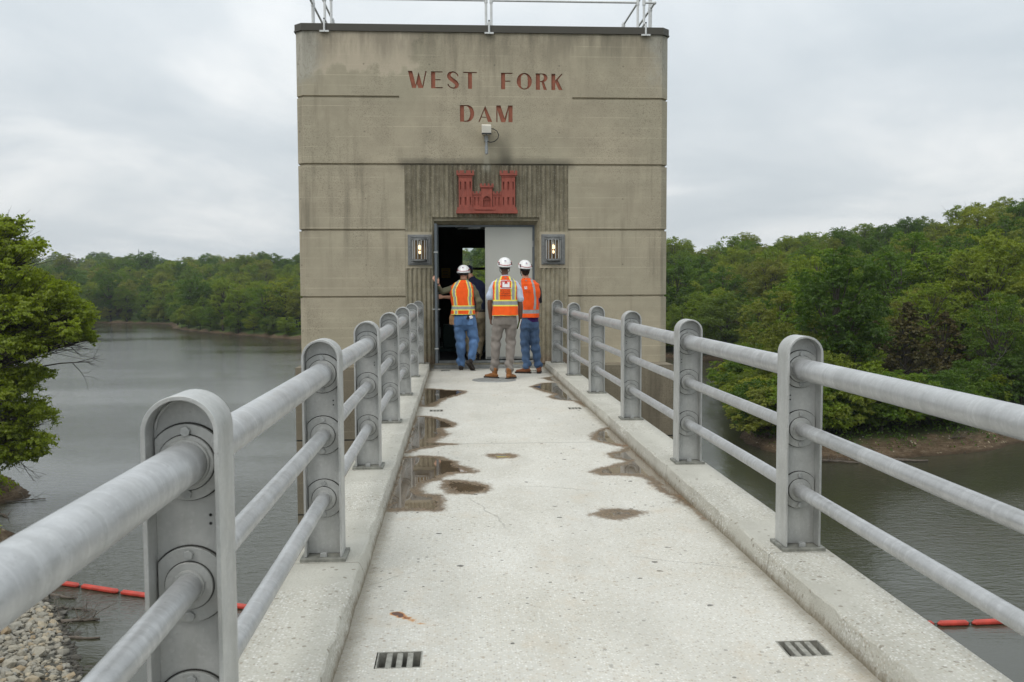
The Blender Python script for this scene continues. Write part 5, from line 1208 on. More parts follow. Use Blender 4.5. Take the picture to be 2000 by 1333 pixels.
C_GREY = cloth('grey_trousers', (.225,.200,.178), 6, .18, .012); C_KHAKI = cloth('khaki_trousers', (.36,.30,.20), 6, .18, .012)
C_OLIVE = cloth('olive_shirt', (.125,.120,.075), 6, .2); C_PALE = cloth('pale_blue_shirt', (.50,.56,.68), 5, .1); C_NAVY = cloth('navy_shirt', (.020,.026,.060), 5, .2); C_PURP = cloth('purple_shirt', (.055,.018,.11), 5, .2)
C_BLK = cloth('black_cloth', (.015,.015,.017), 5, .2); M_HAIR = cloth('dark_hair', (.030,.020,.014), 20, .4, .006); M_HAIRB = cloth('black_hair', (.010,.009,.009), 20, .4, .006)
M_HELM = plain('helmet_white', (.80,.80,.79), .28, 0, .03, 4, .5); M_REDS = plain('helmet_red_band', (.45,.02,.025), .45, 0, .05, 4)
M_BOOT = cloth('tan_boot_leather', (.27,.115,.040), 9, .3, .006); M_BOOT2 = cloth('brown_boot_leather', (.22,.085,.042), 9, .3, .006); M_SHOE = cloth('black_shoe_leather', (.035,.028,.024), 9, .3, .004); M_SOLE = plain('boot_sole', (.035,.026,.020), .85)
M_WHT = plain('decal_white', (.78,.77,.76), .6, 0, .03); M_BLU = plain('decal_blue', (.05,.07,.22), .6, 0, .03); M_DRED = plain('decal_red', (.50,.03,.03), .6, 0, .05); M_INK = plain('decal_ink', (.10,.018,.012), .7, 0, .03)
M_EYE = plain('eye', (.5,.5,.48), .3)
V3 = Vector
def remesh(mb, name, mat, parent, vox, sm=3, fn=None):
    o = mb.build(name, mat); md = o.modifiers.new('r','REMESH'); md.mode='VOXEL'; md.voxel_size=vox; md.use_smooth_shade=True
    if sm: m2 = o.modifiers.new('s','SMOOTH'); m2.factor=.5; m2.iterations=sm
    bake_mods(o)
    if fn:
        me = o.data; n = len(me.vertices); co = np.empty(n*3,np.float32); no = np.empty(n*3,np.float32); me.vertices.foreach_get('co',co); me.vertices.foreach_get('normal',no)
        co = co.reshape(-1,3); no = no.reshape(-1,3); co = co + no*fn(co)[:,None].astype(np.float32); me.vertices.foreach_set('co', co.ravel()); me.update()
    o.data.polygons.foreach_set('use_smooth',[True]*len(o.data.polygons))
    o.data.materials.clear(); o.data.materials.append(mat)
    o.parent = parent; o.matrix_parent_inverse = Matrix.Translation(-parent.location); return o
def folds(zs, amp=.006, sc_=1.0, seed=0):
    """cloth folds: strongest around the given heights (knees, hems, elbows)"""
    def f(co):
        x,y,z = co[:,0]+seed, co[:,1]-seed, co[:,2]
        a = np.zeros(len(co))
        for zc, wd, st in zs: a = np.maximum(a, st*np.exp(-((z-zc)/wd)**2))
        w = np.sin(z*52*sc_+np.sin(x*23+y*9)*1.7+x*14)+.6*np.sin(z*31*sc_-x*26+y*17+1.3)+.4*np.sin(x*45+z*20)
        return amp*w*(a+.22)*.6
    return f
def hand(mb, wr, d, up, curl, s=1.0, thumb=1):
    """palm and five fingers; d = direction of the fingers, up = back of the hand normal, thumb = side sign"""
    d = V3(d).normalized(); up = V3(up); up = (up-d*up.dot(d)).normalized(); sd_ = d.cross(up)*thumb; wr = V3(wr)
    mb.capsule([wr-d*.01, wr+d*.03*s, wr+d*.075*s], [(.027*s,.019*s),(.038*s,.015*s),(.041*s,.014*s)], 12, ref=sd_)
    for i,(off,ln) in enumerate(((.030,.070),(.010,.080),(-.011,.075),(-.031,.058))):
        p = wr+d*.078*s+sd_*off*s; a = curl*(1+.12*i); pts = [p-d*.02*s]; dd = d.copy()
        dd = (d+sd_*off*1.5).normalized(); cur = p
        for q in range(3):
            pts.append(cur); rot = Matrix.Rotation(a, 3, sd_.cross(up).cross(up) if False else sd_); dd = (rot @ dd if (rot @ dd).dot(-up) > dd.dot(-up) else Matrix.Rotation(-a,3,sd_) @ dd); cur = cur+dd*ln*s*(.42,.32,.26)[q]
        pts.append(cur); mb.capsule(pts, [.0095*s,.0095*s,.009*s,.0085*s,.0075*s], 8)
    t0 = wr+d*.02*s+sd_*.026*s; t1 = wr+d*.05*s+sd_*.055*s-up*.008*s; t2 = wr+d*.082*s+sd_*.060*s-up*.018*s; mb.capsule([t0,t1,t2],[.013*s,.0105*s,.0085*s], 8)
def head(mb, c, yaw, tilt=0, s=1.0):
    """face looks along +Y rotated by yaw (about Z) and tilt (nod)"""
    Rm = Matrix.Rotation(yaw,3,'Z') @ Matrix.Rotation(-tilt,3,'X'); P = lambda x,y,z: V3(c)+Rm@V3((x*s,y*s,z*s))
    mb.ball(P(0,-.012,.028),(.076*s,.094*s,.092*s),18,rot=Rm); mb.ball(P(0,.018,-.035),(.062*s,.072*s,.080*s),16,rot=Rm); mb.ball(P(0,.058,-.088),(.034*s,.030*s,.026*s),12,rot=Rm)
    mb.capsule([P(0,.088,.018),P(0,.106,-.020)],[.011*s,.016*s],8)      # nose
    mb.ball(P(0,.087,-.050),(.026*s,.012*s,.007*s),10,rot=Rm); mb.ball(P(0,.085,-.062),(.022*s,.013*s,.008*s),10,rot=Rm)  # lips
    for q in (-1,1):
        mb.ball(P(q*.078,-.005,-.012),(.010*s,.021*s,.034*s),10,rot=Rm); mb.ball(P(q*.032,.076,.026),(.020*s,.012*s,.007*s),8,rot=Rm)
    return P, Rm
def hat(parent, P, Rm, c, s=1.0, strap=True):
    """white climbing-style helmet with red band, black side clips, flag decal and suspension"""
    b = MB(); n=40; k=14; V=[];F=[]
    def pt(i, t):
        a = 2*math.pi*i/n; e = t*math.pi/2; r = math.cos(e)**.82
        back = max(0,-math.sin(a)); fr = max(0,math.sin(a)); x = .121*math.cos(a)*r; y = (.146 if math.sin(a)>0 else .140)*math.sin(a)*r
        fl = 1+.05*(1-t)**6; ridge = 1+.018*math.cos(a*6)*math.sin(t*math.pi)
        return P(x*fl*ridge, y*fl*ridge-.010, .012-.030*back*(1-t)+.010*fr*(1-t)+.148*math.sin(e))
    for j in range(k+1):
        for i in range(n): V.append(pt(i, j/k*.995))
    for j in range(k):
        for i in range(n): F.append((j*n+i, j*n+(i+1)%n, (j+1)*n+(i+1)%n, (j+1)*n+i))
    F.append(tuple(k*n+i for i in range(n)))
    V2 = [v + (V3(P(0,-.01,.05))-V3(v))*.05 for v in V[:n]]; b0=len(V); V += V2
    for i in range(n): F.append((i,b0+i,b0+(i+1)%n,(i+1)%n))
    b.add(V,F); h = b.build('hard_hat', M_HELM, parent, smooth=True); h.matrix_parent_inverse = Matrix.Translation(-parent.location)
    def sub(mb, nm, mt, sm=True):
        o = mb.build(nm, mt, h, smooth=sm); o.matrix_parent_inverse = Matrix.Identity(4); return o
    # red band across the back between the clips and forward to the temples
    b = MB(); 
    for (a0,a1,t0,t1,rise) in ((205,335,.17,.17,0),):
        Q=[]
        for a in np.linspace(a0,a1,24):
            i = a/360*n; u = (a-270)/65; tt = .13+.10*abs(u)**2.2; p = pt(i,tt); q = p+(p-V3(P(0,-.01,.04))).normalized()*.0035; Q.append(q)
        b.tube(Q,.0045,6)
    for sg in (1,-1):
        Q=[]
        for u in np.linspace(0,1,8):
            a = 270+sg*(65+45*u); p = pt(a/360*n, .24+.16*u); Q.append(p+(p-V3(P(0,-.01,.04))).normalized()*.003)
        b.tube(Q,.0045,6)
    sub(b,'red_band',M_REDS)
    for sg in (1,-1):
        b = MB(); p = pt((270+sg*62)/360*n,.30); p2 = pt((270+sg*58)/360*n,.13); nn = (p-V3(P(0,-.01,.04))).normalized(); b.capsule([p+nn*.002,p2+nn*.004],[(.014,.007),(.011,.006)],10); sub(b,'side_clip',M_BLACK)
    # suspension band showing below the rim at the nape
    b = MB(); Q=[P(.086*math.cos(a),.098*math.sin(a)-.012,-.022-.014*max(0,-math.sin(a))) for a in np.linspace(R(180),R(360),18)]
    b.tube(Q,[(.004,.014)]*18,8,ref=Rm@V3((0,0,1)) if False else None); b.tube([q+V3((0,0,.02)) for q in Q],.010,6); sub(b,'suspension',M_BLACK)
    b = MB()
    for sg in (1,-1): b.tube([P(sg*.083,-.03,-.015),P(sg*.078,.015,-.07),P(sg*.035,.06,-.118)],.006,6)
    sub(b,'chin_strap',M_BLACK)
    # flag decal at the back
    def dec(u0,u1,v0,v1,off,mt):
        bb = MB(); cs = []
        for (u,v) in ((u0,v0),(u1,v0),(u1,v1),(u0,v1)):
            p = pt((270+u)/360*n, v); cs.append(p+(p-V3(P(0,-.01,.04))).normalized()*off)
        bb.add(cs,[(0,1,2,3)]); return bb
    bb = MB(); 
    for (u0,u1,v0,v1,m_) in ((-10,12,.34,.50,0),(-10,1,.42,.50,1)):
        q = dec(u0,u1,v0,v1,.0024+.0006*m_,None); bb.add(q.v,q.f,m_)
    for r_ in range(3): q = dec(-10 if r_<2 else 1.2,12,.36+.05*r_,.368+.05*r_,.0036,None); bb.add(q.v,q.f,2)
    sub(bb,'flag_sticker',[M_WHT,M_BLU,M_DRED],False)
    return h
def boot(parent, ank, toe_dir, mat, s=1.0, pitch=0.0, shaft=.085, name='boot'):
    """pitch > 0 lifts the heel"""
    d = V3((toe_dir[0],toe_dir[1],0)).normalized(); sd_ = V3((-d.y,d.x,0)); Rm = Matrix((d,sd_,V3((0,0,1)))).transposed()
    Rm = Rm @ Matrix.Rotation(pitch,3,'Y'); A = V3(ank); L_ = lambda x,y,z: A+Rm@V3((x*s,y*s,z*s))
    b = MB(); b.capsule([L_(-.045,0,-.055),L_(0,0,-.05),L_(.07,0,-.058),L_(.135,0,-.066),L_(.175,0,-.070)],[(.037*s,.036*s),(.040*s,.046*s),(.042*s,.040*s),(.046*s,.032*s),(.036*s,.026*s)],14,ref=Rm@V3((0,1,0)))
    b.capsule([L_(-.012,0,-.04),L_(-.012,0,.02),L_(-.012,0,shaft-.04)],[.050*s,.047*s,.052*s],14)
    o = remesh(b,name,mat,parent,.0065,2,lambda co: .002*np.sin(co[:,2]*120+co[:,0]*30))
    b = MB(); out = [(-.085,-.030),(-.092,0),(-.085,.030),(-.04,.038),(.05,.040),(.12,.048),(.175,.042),(.212,.018),(.215,-.012),(.18,-.040),(.12,-.046),(.05,-.036),(-.04,-.036)]
    V = [L_(x,y,-.104) for x,y in out]+[L_(x*1.02,y*1.04,-.078) for x,y in out]; n=len(out)
    F = [tuple(range(n-1,-1,-1)),tuple(range(n,2*n))]+[(i,(i+1)%n,(i+1)%n+n,i+n) for i in range(n)]; b.add(V,F)
    b.obox(L_(-.05,0,-.112),Rm@V3((.038*s,0,0)),Rm@V3((0,.032*s,0)),Rm@V3((0,0,.010*s))); so = b.build('sole',M_SOLE,o); return o
def fix(o, parent): o.parent = parent; o.matrix_parent_inverse = Matrix.Translation(-parent.location); return o
class Vest:
    """closed loft round the torso; rings (z, cx, cy, half width, half depth)"""
    def __init__(s, rings, n=2.5, yaw=0.0): s.r = rings; s.n = n; s.yaw = yaw
    def at(s, z):
        r = s.r
        for a,b in zip(r,r[1:]):
            if a[0] <= z <= b[0] or b is r[-1]:
                t = min(1,max(0,(z-a[0])/(b[0]-a[0]))); t = t*t*(3-2*t); return [a[i]+(b[i]-a[i])*t for i in range(1,5)]
        return r[0][1:]
    def pt(s, z, th, off=0):
        cx_,cy_,w_,d_ = s.at(z); c,q = math.cos(th), math.sin(th); e = 2/s.n
        x = (w_+off)*math.copysign(abs(c)**e,c); y = (d_+off)*math.copysign(abs(q)**e,q)
        cr, sr = math.cos(s.yaw), math.sin(s.yaw); return V3((cx_+x*cr-y*sr, cy_+x*sr+y*cr, z))
    def back(s, u, z, off=.004):
        """surface point on the back (-Y side) at sideways offset u"""
        cx_,cy_,w_,d_ = s.at(z); k = max(0,1-abs(u/w_)**s.n)**(1/s.n); y = -(d_*k+off); cr, sr = math.cos(s.yaw), math.sin(s.yaw); return V3((cx_+u*cr-y*sr, cy_+u*sr+y*cr, z))
    def build(s, name, mats, parent, colour, z0=None, z1=None, nz=150, nt_=150, wr=.007, seed=0, hem=0):
        z0 = z0 if z0 is not None else s.r[0][0]; z1 = z1 if z1 is not None else s.r[-1][0]; V=[];F=[];Mi=[]
        for j in range(nz+1):
            z = z0+(z1-z0)*j/nz
            for i in range(nt_):
                th = 2*math.pi*i/nt_; x = 3*math.sin(th)
                o_ = wr*(mnoise.noise((math.cos(th)*3+seed, math.sin(th)*3, z*5))*1.6+.8*mnoise.noise((math.cos(th)*8+seed, math.sin(th)*8, z*6+math.cos(th)*3)))
                zz_ = z + hem*mnoise.noise((math.cos(th)*2+seed,math.sin(th)*2,7))*(1 if j == 0 else max(0,1-j/12)); V.append(s.pt(zz_, th, o_))
        for j in range(nz):
            for i in range(nt_):
                F.append((j*nt_+i, j*nt_+(i+1)%nt_, (j+1)*nt_+(i+1)%nt_, (j+1)*nt_+i)); z = z0+(z1-z0)*(j+.5)/nz; th = 2*math.pi*(i+.5)/nt_; cx_,cy_,w_,d_ = s.at(z)
                c = math.cos(th); u = w_*math.copysign(abs(c)**(2/s.n),c); Mi.append(colour(u, z, math.sin(th) < 0, w_))
        F.append(tuple(range(nt_-1,-1,-1))); F.append(tuple(nz*nt_+i for i in range(nt_))); Mi += [0,0]
        me = bpy.data.meshes.new(name); me.from_pydata([tuple(v) for v in V],[],F)
        for m in mats: me.materials.append(m)
        me.polygons.foreach_set('material_index',Mi); me.polygons.foreach_set('use_smooth',[True]*len(F)); o = bpy.data.objects.new(name,me); COL.objects.link(o); return fix(o,parent)
def decal_text(vest, txt, u, z, size, mat, parent, name='vest_text', squeeze=1.0):
    cu = bpy.data.curves.new('t','FONT'); cu.body = txt; cu.size = size; cu.align_x='CENTER'; o = bpy.data.objects.new('t',cu); COL.objects.link(o)
    dg = bpy.context.evaluated_depsgraph_get(); dg.update(); me = bpy.data.meshes.new_from_object(o.evaluated_get(dg)); bpy.data.objects.remove(o)
    for v in me.vertices: v.co = vest.back(u+v.co.x*squeeze, z+v.co.y, .0075)
    me.materials.clear(); me.materials.append(mat); me.name = name; o = bpy.data.objects.new(name,me); COL.objects.link(o); return fix(o,parent)
def decal_quads(vest, quads, mats, parent, name):
    b = MB()
    for (u0,u1,z0,z1,off,m_) in quads:
        nn = 4
        for i in range(nn):
            ua,ub = u0+(u1-u0)*i/nn, u0+(u1-u0)*(i+1)/nn
            b.add([vest.back(ua,z0,off),vest.back(ub,z0,off),vest.back(ub,z1,off),vest.back(ua,z1,off)],[(0,1,2,3)],m_)
    o = b.build(name,mats); return fix(o,parent)
def castle_quads(u, z, w_, h_, off, m_):
    q = []; 
    for s_ in (-1,1):
        a = u+s_*w_*.34; q += [(a-w_*.14,a+w_*.14,z-h_*.42,z+h_*.30,off,m_)]
        for k in (-1,0,1): q.append((a+k*w_*.12-w_*.035,a+k*w_*.12+w_*.035,z+h_*.30,z+h_*.46,off,m_))
    q += [(u-w_*.2,u+w_*.2,z-h_*.42,z+h_*.02,off,m_),(u-w_*.07,u-w_*.02,z+h_*.02,z+h_*.14,off,m_),(u+w_*.02,u+w_*.07,z+h_*.02,z+h_*.14,off,m_),(u-w_*.5,u+w_*.5,z-h_*.50,z-h_*.42,off,m_)]
    return q
def legs(mb, hips, joints, rad=(.098,.062,.052), bulge=1.0):
    for (hp,kn,an) in joints:
        hp,kn,an = V3(hp),V3(kn),V3(an)
        mb.capsule([hp,hp.lerp(kn,.35),hp.lerp(kn,.75),kn,kn.lerp(an,.28)+V3((0,-.018,0)),kn.lerp(an,.7),an],[rad[0],rad[0]*.94,rad[1]*1.14,rad[1]*1.04,rad[1]*1.02,rad[2],rad[2]*1.06],14)
def arm(mb, sh, el, wr, r=(.052,.040,.028)):
    sh,el,wr = V3(sh),V3(el),V3(wr); mb.capsule([sh,sh.lerp(el,.4),el,el.lerp(wr,.3),wr],[r[0],r[0]*.92,r[1],r[1]*1.02,r[2]],12)

# ---- the man in the middle ---------------------------------------
def person_middle():
    t = thing('person','man in grey trousers, orange vest with a large red castle patch, and tan boots','person',(.17,15.42,-.12))
    y=15.42; hc=(.228,y+.01,1.765)
    b = MB(); P,Rm = head(b,hc,R(4),R(2)); b.capsule([(.235,y,1.50),(.23,y,1.58),(.228,y+.005,1.70)],[.062,.056,.055],14)
    tor = [(.93,.232,y,.165,.105),(1.05,.232,y,.160,.100),(1.25,.232,y,.185,.112),(1.42,.232,y,.205,.108),(1.50,.233,y,.17,.085),(1.56,.235,y,.07,.06)]
    b.tube([(r[1],r[2],r[0]) for r in tor],[(r[3],r[4]) for r in tor],24,ref=(1,0,0))
    arm(b,(.045,y,1.46),(-.030,y-.01,1.155),(-.010,y+.045,.895)); arm(b,(.42,y,1.455),(.492,y-.01,1.115),(.490,y+.04,.850))
    hand(b,(-.010,y+.047,.885),(.01,.12,-1),(-1,-.1,0),.75,1.0,1); hand(b,(.488,y+.042,.84),(-.10,.18,-1),(1,-.1,0),.55,1.0,-1)
    legs(b,None,(((.140,y,.88),(.075,y+.02,.51),(.052,y-.01,.04)),((.325,y,.88),(.325,y+.02,.51),(.286,y-.14,.02))),(.080,.052,.042))
    remesh(b,'body',SK_D,t,.0075,2)
    # hair
    b = MB(); b.ball(P(0,-.022,.022),(.081,.092,.080),16,rot=Rm); remesh(b,'hair',M_HAIRB,t,.008,1)
    hat(t,P,Rm,hc,.98)
    # shirt with short sleeves and collar
    b = MB(); tr = [(r[0],r[1],r[2],r[3]+.014,r[4]+.014) for r in tor]; b.tube([(r[1],r[2],r[0]) for r in tr],[(r[3],r[4]) for r in tr],24,ref=(1,0,0))
    b.capsule([(.065,y,1.475),(.02,y,1.39),(-.012,y-.005,1.29),(-.022,y-.008,1.262)],[(.066,.066),(.068,.070),(.070,.074),(.071,.076)],14); b.capsule([(.40,y,1.47),(.447,y,1.385),(.478,y-.005,1.262),(.483,y-.008,1.232)],[(.066,.066),(.068,.070),(.070,.074),(.071,.076)],14)
    b.tube([(.234,y,1.53),(.232,y+.003,1.60),(.231,y+.004,1.628)],[(.088,.075),(.070,.066),(.068,.066)],18,ref=(1,0,0))
    remesh(b,'shirt',C_PALE,t,.009,2,folds([(1.35,.1,1),(1.25,.06,1.2)],.005,.8))
    v = Vest([(.945,.230,y,.222,.150),(1.1,.230,y,.212,.140),(1.3,.228,y,.214,.142),(1.42,.230,y,.222,.138),(1.50,.232,y,.205,.118),(1.555,.234,y,.150,.098),(1.595,.235,y,.085,.082),(1.612,.235,y,.070,.075)],2.6)
    def col(u,z,bk,w_):
        if z < .955: return 1
        if 1.105 < z < 1.213: return 2 if 1.128 < z < 1.188 else 1
        a = abs(u)
        if z > 1.2:
            c0 = .118+ (.02 if z>1.45 else 0)*0; lo = .092-max(0,z-1.5)*.35; hi = lo+.088
            if lo < a < hi: return 2 if lo+.022 < a < hi-.022 else 1
            if a > w_*.965: return 1
        return 0
    ve = v.build('safety_vest',[C_OR,C_YE,C_SI],t,col,hem=.010,seed=1)
    decal_quads(v,[(-.083,.103,1.397,1.543,.0062,0),(-.073,.093,1.406,1.534,.0074,1)]+castle_quads(.010,1.470,.125,.100,.0090,0),[M_WHT,M_DRED],t,'castle_patch')
    for s_,zz_ in (('US Army Corps',1.352),('of Engineers',1.315),('Louisville District',1.278)): decal_text(v,s_,.008,zz_,.030,M_INK,t)
    decal_quads(v,[(-.012,.016,1.572,1.592,.008,0)],[M_LAMP],t,'size_tag')
    b = MB(); b.tube([(.23,y,1.04),(.23,y,.985),(.23,y,.90),(.225,y,.80),(.225,y+.005,.74)],[(.178,.118),(.182,.120),(.198,.135),(.198,.130),(.12,.09)],22,ref=(1,0,0))
    legs(b,None,(((.130,y,.86),(.072,y+.02,.50),(.050,y-.01,.055)),((.328,y,.86),(.328,y+.015,.50),(.286,y-.13,.04))),(.108,.080,.069))
    remesh(b,'trousers',C_GREY,t,.009,2,folds([(.50,.12,.9),(.10,.12,1.6),(.74,.06,.8)],.011,.85))
    b = MB(); b.tube([(.23,y,1.0),(.23,y,.965)],[(.190,.126),(.190,.126)],24,ref=(1,0,0)); b.build('belt',M_BLACK,t).matrix_parent_inverse = Matrix.Translation(-t.location)
    boot(t,(.040,y-.02,-.012),(-.62,.5),M_BOOT,.98); boot(t,(.290,y-.15,-.012),(.50,.75),M_BOOT,.98)
    n_ = thing('notebook','green notebook with a white edge held by the middle man against his right leg','notebook',(.468,y+.03,.80))
    b = MB(); b.obox((0,0,0),(.012,-.055,0),(.004,.001,0),(.02,0,.085)); b.obox((.012,0,.0),(.0,-.0,0),(0,0,0),(0,0,0)) if False else None; b.build('cover',plain('green_cover',(.16,.27,.03),.6),n_)
    b = MB(); b.obox((.010,-.057,.0),(.003,.002,0),(.004,.0,0),(.022,0,.084)); b.build('page_edge',M_WHT,n_)
person_middle()

# ---- the man at the left, hand on the open door ------------------
def person_left():
    t = thing('person','man in blue jeans, olive shirt and orange vest with his left hand on the door','person',(-.42,17.0,-.12)); y=17.0; hc=(-.452,y+.03,1.675)
    b = MB(); P,Rm = head(b,hc,R(-4),R(10)); b.capsule([(-.455,y-.01,1.42),(-.452,y,1.50),(-.452,y+.02,1.62)],[.066,.062,.060],14)
    tor = [(.90,-.455,y,.175,.125),(1.05,-.457,y,.178,.125),(1.22,-.470,y,.190,.128),(1.36,-.478,y,.205,.118),(1.44,-.470,y,.175,.095),(1.50,-.46,y,.075,.065)]
    b.tube([(r[1],r[2],r[0]) for r in tor],[(r[3],r[4]) for r in tor],24,ref=(1,0,0))
    arm(b,(-.655,y,1.405),(-.875,y-.05,1.355),(-.925,y-.17,1.488)); arm(b,(-.28,y,1.40),(-.165,y-.03,1.15),(-.200,y+.05,.955))
    hand(b,(-.925,y-.178,1.495),(-.50,-.03,.86),(.2,-1,.1),.12,1.0,1); hand(b,(-.202,y+.055,.945),(-.15,.35,-1),(1,-.2,0),.6,1.0,-1)
    legs(b,None,(((-.535,y,.80),(-.510,y+.02,.42),(-.508,y+.08,-.01)),((-.345,y,.80),(-.262,y+.06,.43),(-.315,y-.12,.10))),(.080,.052,.042))
    remesh(b,'body',SK_L,t,.0075,2)
    b = MB(); b.ball(P(0,-.020,.018),(.080,.092,.076),16,rot=Rm); remesh(b,'hair',M_HAIR,t,.008,1); hat(t,P,Rm,hc)
    b = MB(); b.tube([(r[1],r[2],r[0]) for r in tor],[(r[3]+.015,r[4]+.015) for r in tor],24,ref=(1,0,0))
    b.capsule([(-.63,y,1.415),(-.74,y-.02,1.375),(-.865,y-.045,1.345),(-.895,y-.09,1.385),(-.915,y-.135,1.43)],[.066,.062,.058,.052,.044],14)
    b.capsule([(-.30,y,1.415),(-.235,y-.01,1.30),(-.168,y-.03,1.15),(-.180,y,1.06),(-.192,y+.03,1.005)],[.068,.066,.062,.054,.049],14)
    b.tube([(-.456,y,1.48),(-.454,y+.008,1.545),(-.452,y+.012,1.572)],[(.095,.080),(.074,.072),(.072,.070)],18,ref=(1,0,0))
    remesh(b,'shirt',C_OLIVE,t,.009,2,folds([(1.15,.14,1.3),(1.36,.06,.9),(1.03,.06,1.2)],.007,.8))
    v = Vest([(.916,-.462,y,.226,.165),(1.05,-.464,y,.216,.158),(1.22,-.476,y,.216,.155),(1.34,-.486,y,.230,.146),(1.42,-.478,y,.214,.136),(1.49,-.468,y,.165,.118),(1.540,-.46,y,.100,.096),(1.556,-.458,y,.082,.084)],2.6)
    def col(u,z,bk,w_):
        if z < .930: return 1
        a = abs(u+.003)
        if .995 < z < 1.086: return 2 if 1.012 < z < 1.068 else 1
        lo = .098-max(0,z-1.42)*.4+(.012 if 1.25<z<1.4 else 0); hi = lo+.075
        if lo < a < hi and (z > 1.05 or z < 1.0): return 2 if lo+.017 < a < hi-.017 else 1
        return 0
    v.build('safety_vest',[C_OR,C_YE,C_SI],t,col,hem=.008,seed=4,wr=.008)
    b = MB(); b.tube([(-.455,y,.98),(-.455,y,.93),(-.452,y,.84),(-.44,y-.005,.73),(-.425,y,.64)],[(.190,.138),(.194,.140),(.222,.158),(.222,.150),(.12,.09)],22,ref=(1,0,0))
    legs(b,None,(((-.545,y,.80),(-.515,y+.01,.42),(-.508,y+.075,.00)),((-.340,y,.80),(-.262,y+.05,.43),(-.312,y-.11,.135))),(.118,.088,.074))
    remesh(b,'jeans',C_JEAN,t,.009,2,folds([(.42,.14,1),(.06,.12,1.6),(.66,.08,.9)],.0105,.8,2.0))
    b = MB(); b.tube([(-.457,y,.935),(-.457,y,.905)],[(.204,.148),(.205,.149)],24,ref=(1,0,0)); b.build('belt',M_BLACK,t).matrix_parent_inverse = Matrix.Translation(-t.location)
    b = MB()
    for s_ in (-1,1):
        b.obox((-.442+s_*.105,y-.160,.79),(.055,.012*s_,0),(0,.003,0),(0,.0,.060))
    b.build('back_pocket',C_JEAN,t,bevel=.004).matrix_parent_inverse = Matrix.Translation(-t.location)
    boot(t,(-.507,y+.07,-.016),(-.02,1),M_SHOE,.96,name='shoe'); boot(t,(-.325,y-.13,.060),(.50,.72),M_SHOE,.96,.75,name='shoe')
    b = MB(); Q=[(-.925+.031*math.cos(a),y-.160,1.478+.031*math.sin(a)) for a in np.linspace(0,6.28,16)]; b.tube([( -.921+.033*math.cos(a), y-.165+.030*math.sin(a), 1.478+.012*math.cos(a)) for a in np.linspace(0,6.2832,18)],.007,6,caps=False); b.ball((-.923,y-.2,1.48),(.017,.006,.017),10); b.build('wristwatch',M_BLACK,t,smooth=True).matrix_parent_inverse = Matrix.Translation(-t.location)
    g = thing('work_gloves','pair of tan leather gloves hanging from the belt of the man at the left','gloves',(-.668,y-.05,.91)); b = MB()
    for k_,dx in enumerate((-.02,.022)):
        b.capsule([(dx,-.02*k_,0),(dx*1.2,-.02*k_,-.05),(dx,-.02*k_,-.10)],[(.022,.012),(.034,.018),(.036,.018)],10)
        for i in range(4): b.capsule([(dx-.024+.016*i,-.02*k_,-.10),(dx-.028+.019*i,-.02*k_-.004*i,-.165-.008*(i%3))],[.0105,.0085],8)
        b.capsule([(dx+.026,-.02*k_,-.06),(dx+.05,-.02*k_-.01,-.105)],[.012,.009],8)
    b.tube([(-.02,0,0),(0,.03,.03),(.022,-.02,0)],.006,6)
    o = b.build('glove_pair',cloth('glove_leather',(.33,.19,.095),12,.3),g); md = o.modifiers.new('r','REMESH'); md.mode='VOXEL'; md.voxel_size=.006; bake_mods(o); smooth_auto(o,180)
    g = thing('phone','black phone sticking out of the back jeans pocket of the man at the left','phone',(-.375,y-.172,.868)); b = MB(); b.obox((0,0,0),(.022,.004,-.008),(0,.005,0),(.016,0,.040)); b.build('case',M_BLACK,g,bevel=.004)
    b = MB(); b.tube([(.0,-.006,-.03),(-.002,-.008,-.075)],.004,6); b.build('cord',M_BLACK,g)
    g = thing('white_card','white folded card in the back jeans pocket beside the phone','card',(-.322,y-.170,.874)); b = MB(); b.obox((0,0,0),(.028,.010,.010),(0,.003,0),(-.012,0,.026)); b.build('card',M_WHT,g,bevel=.002)
person_left()

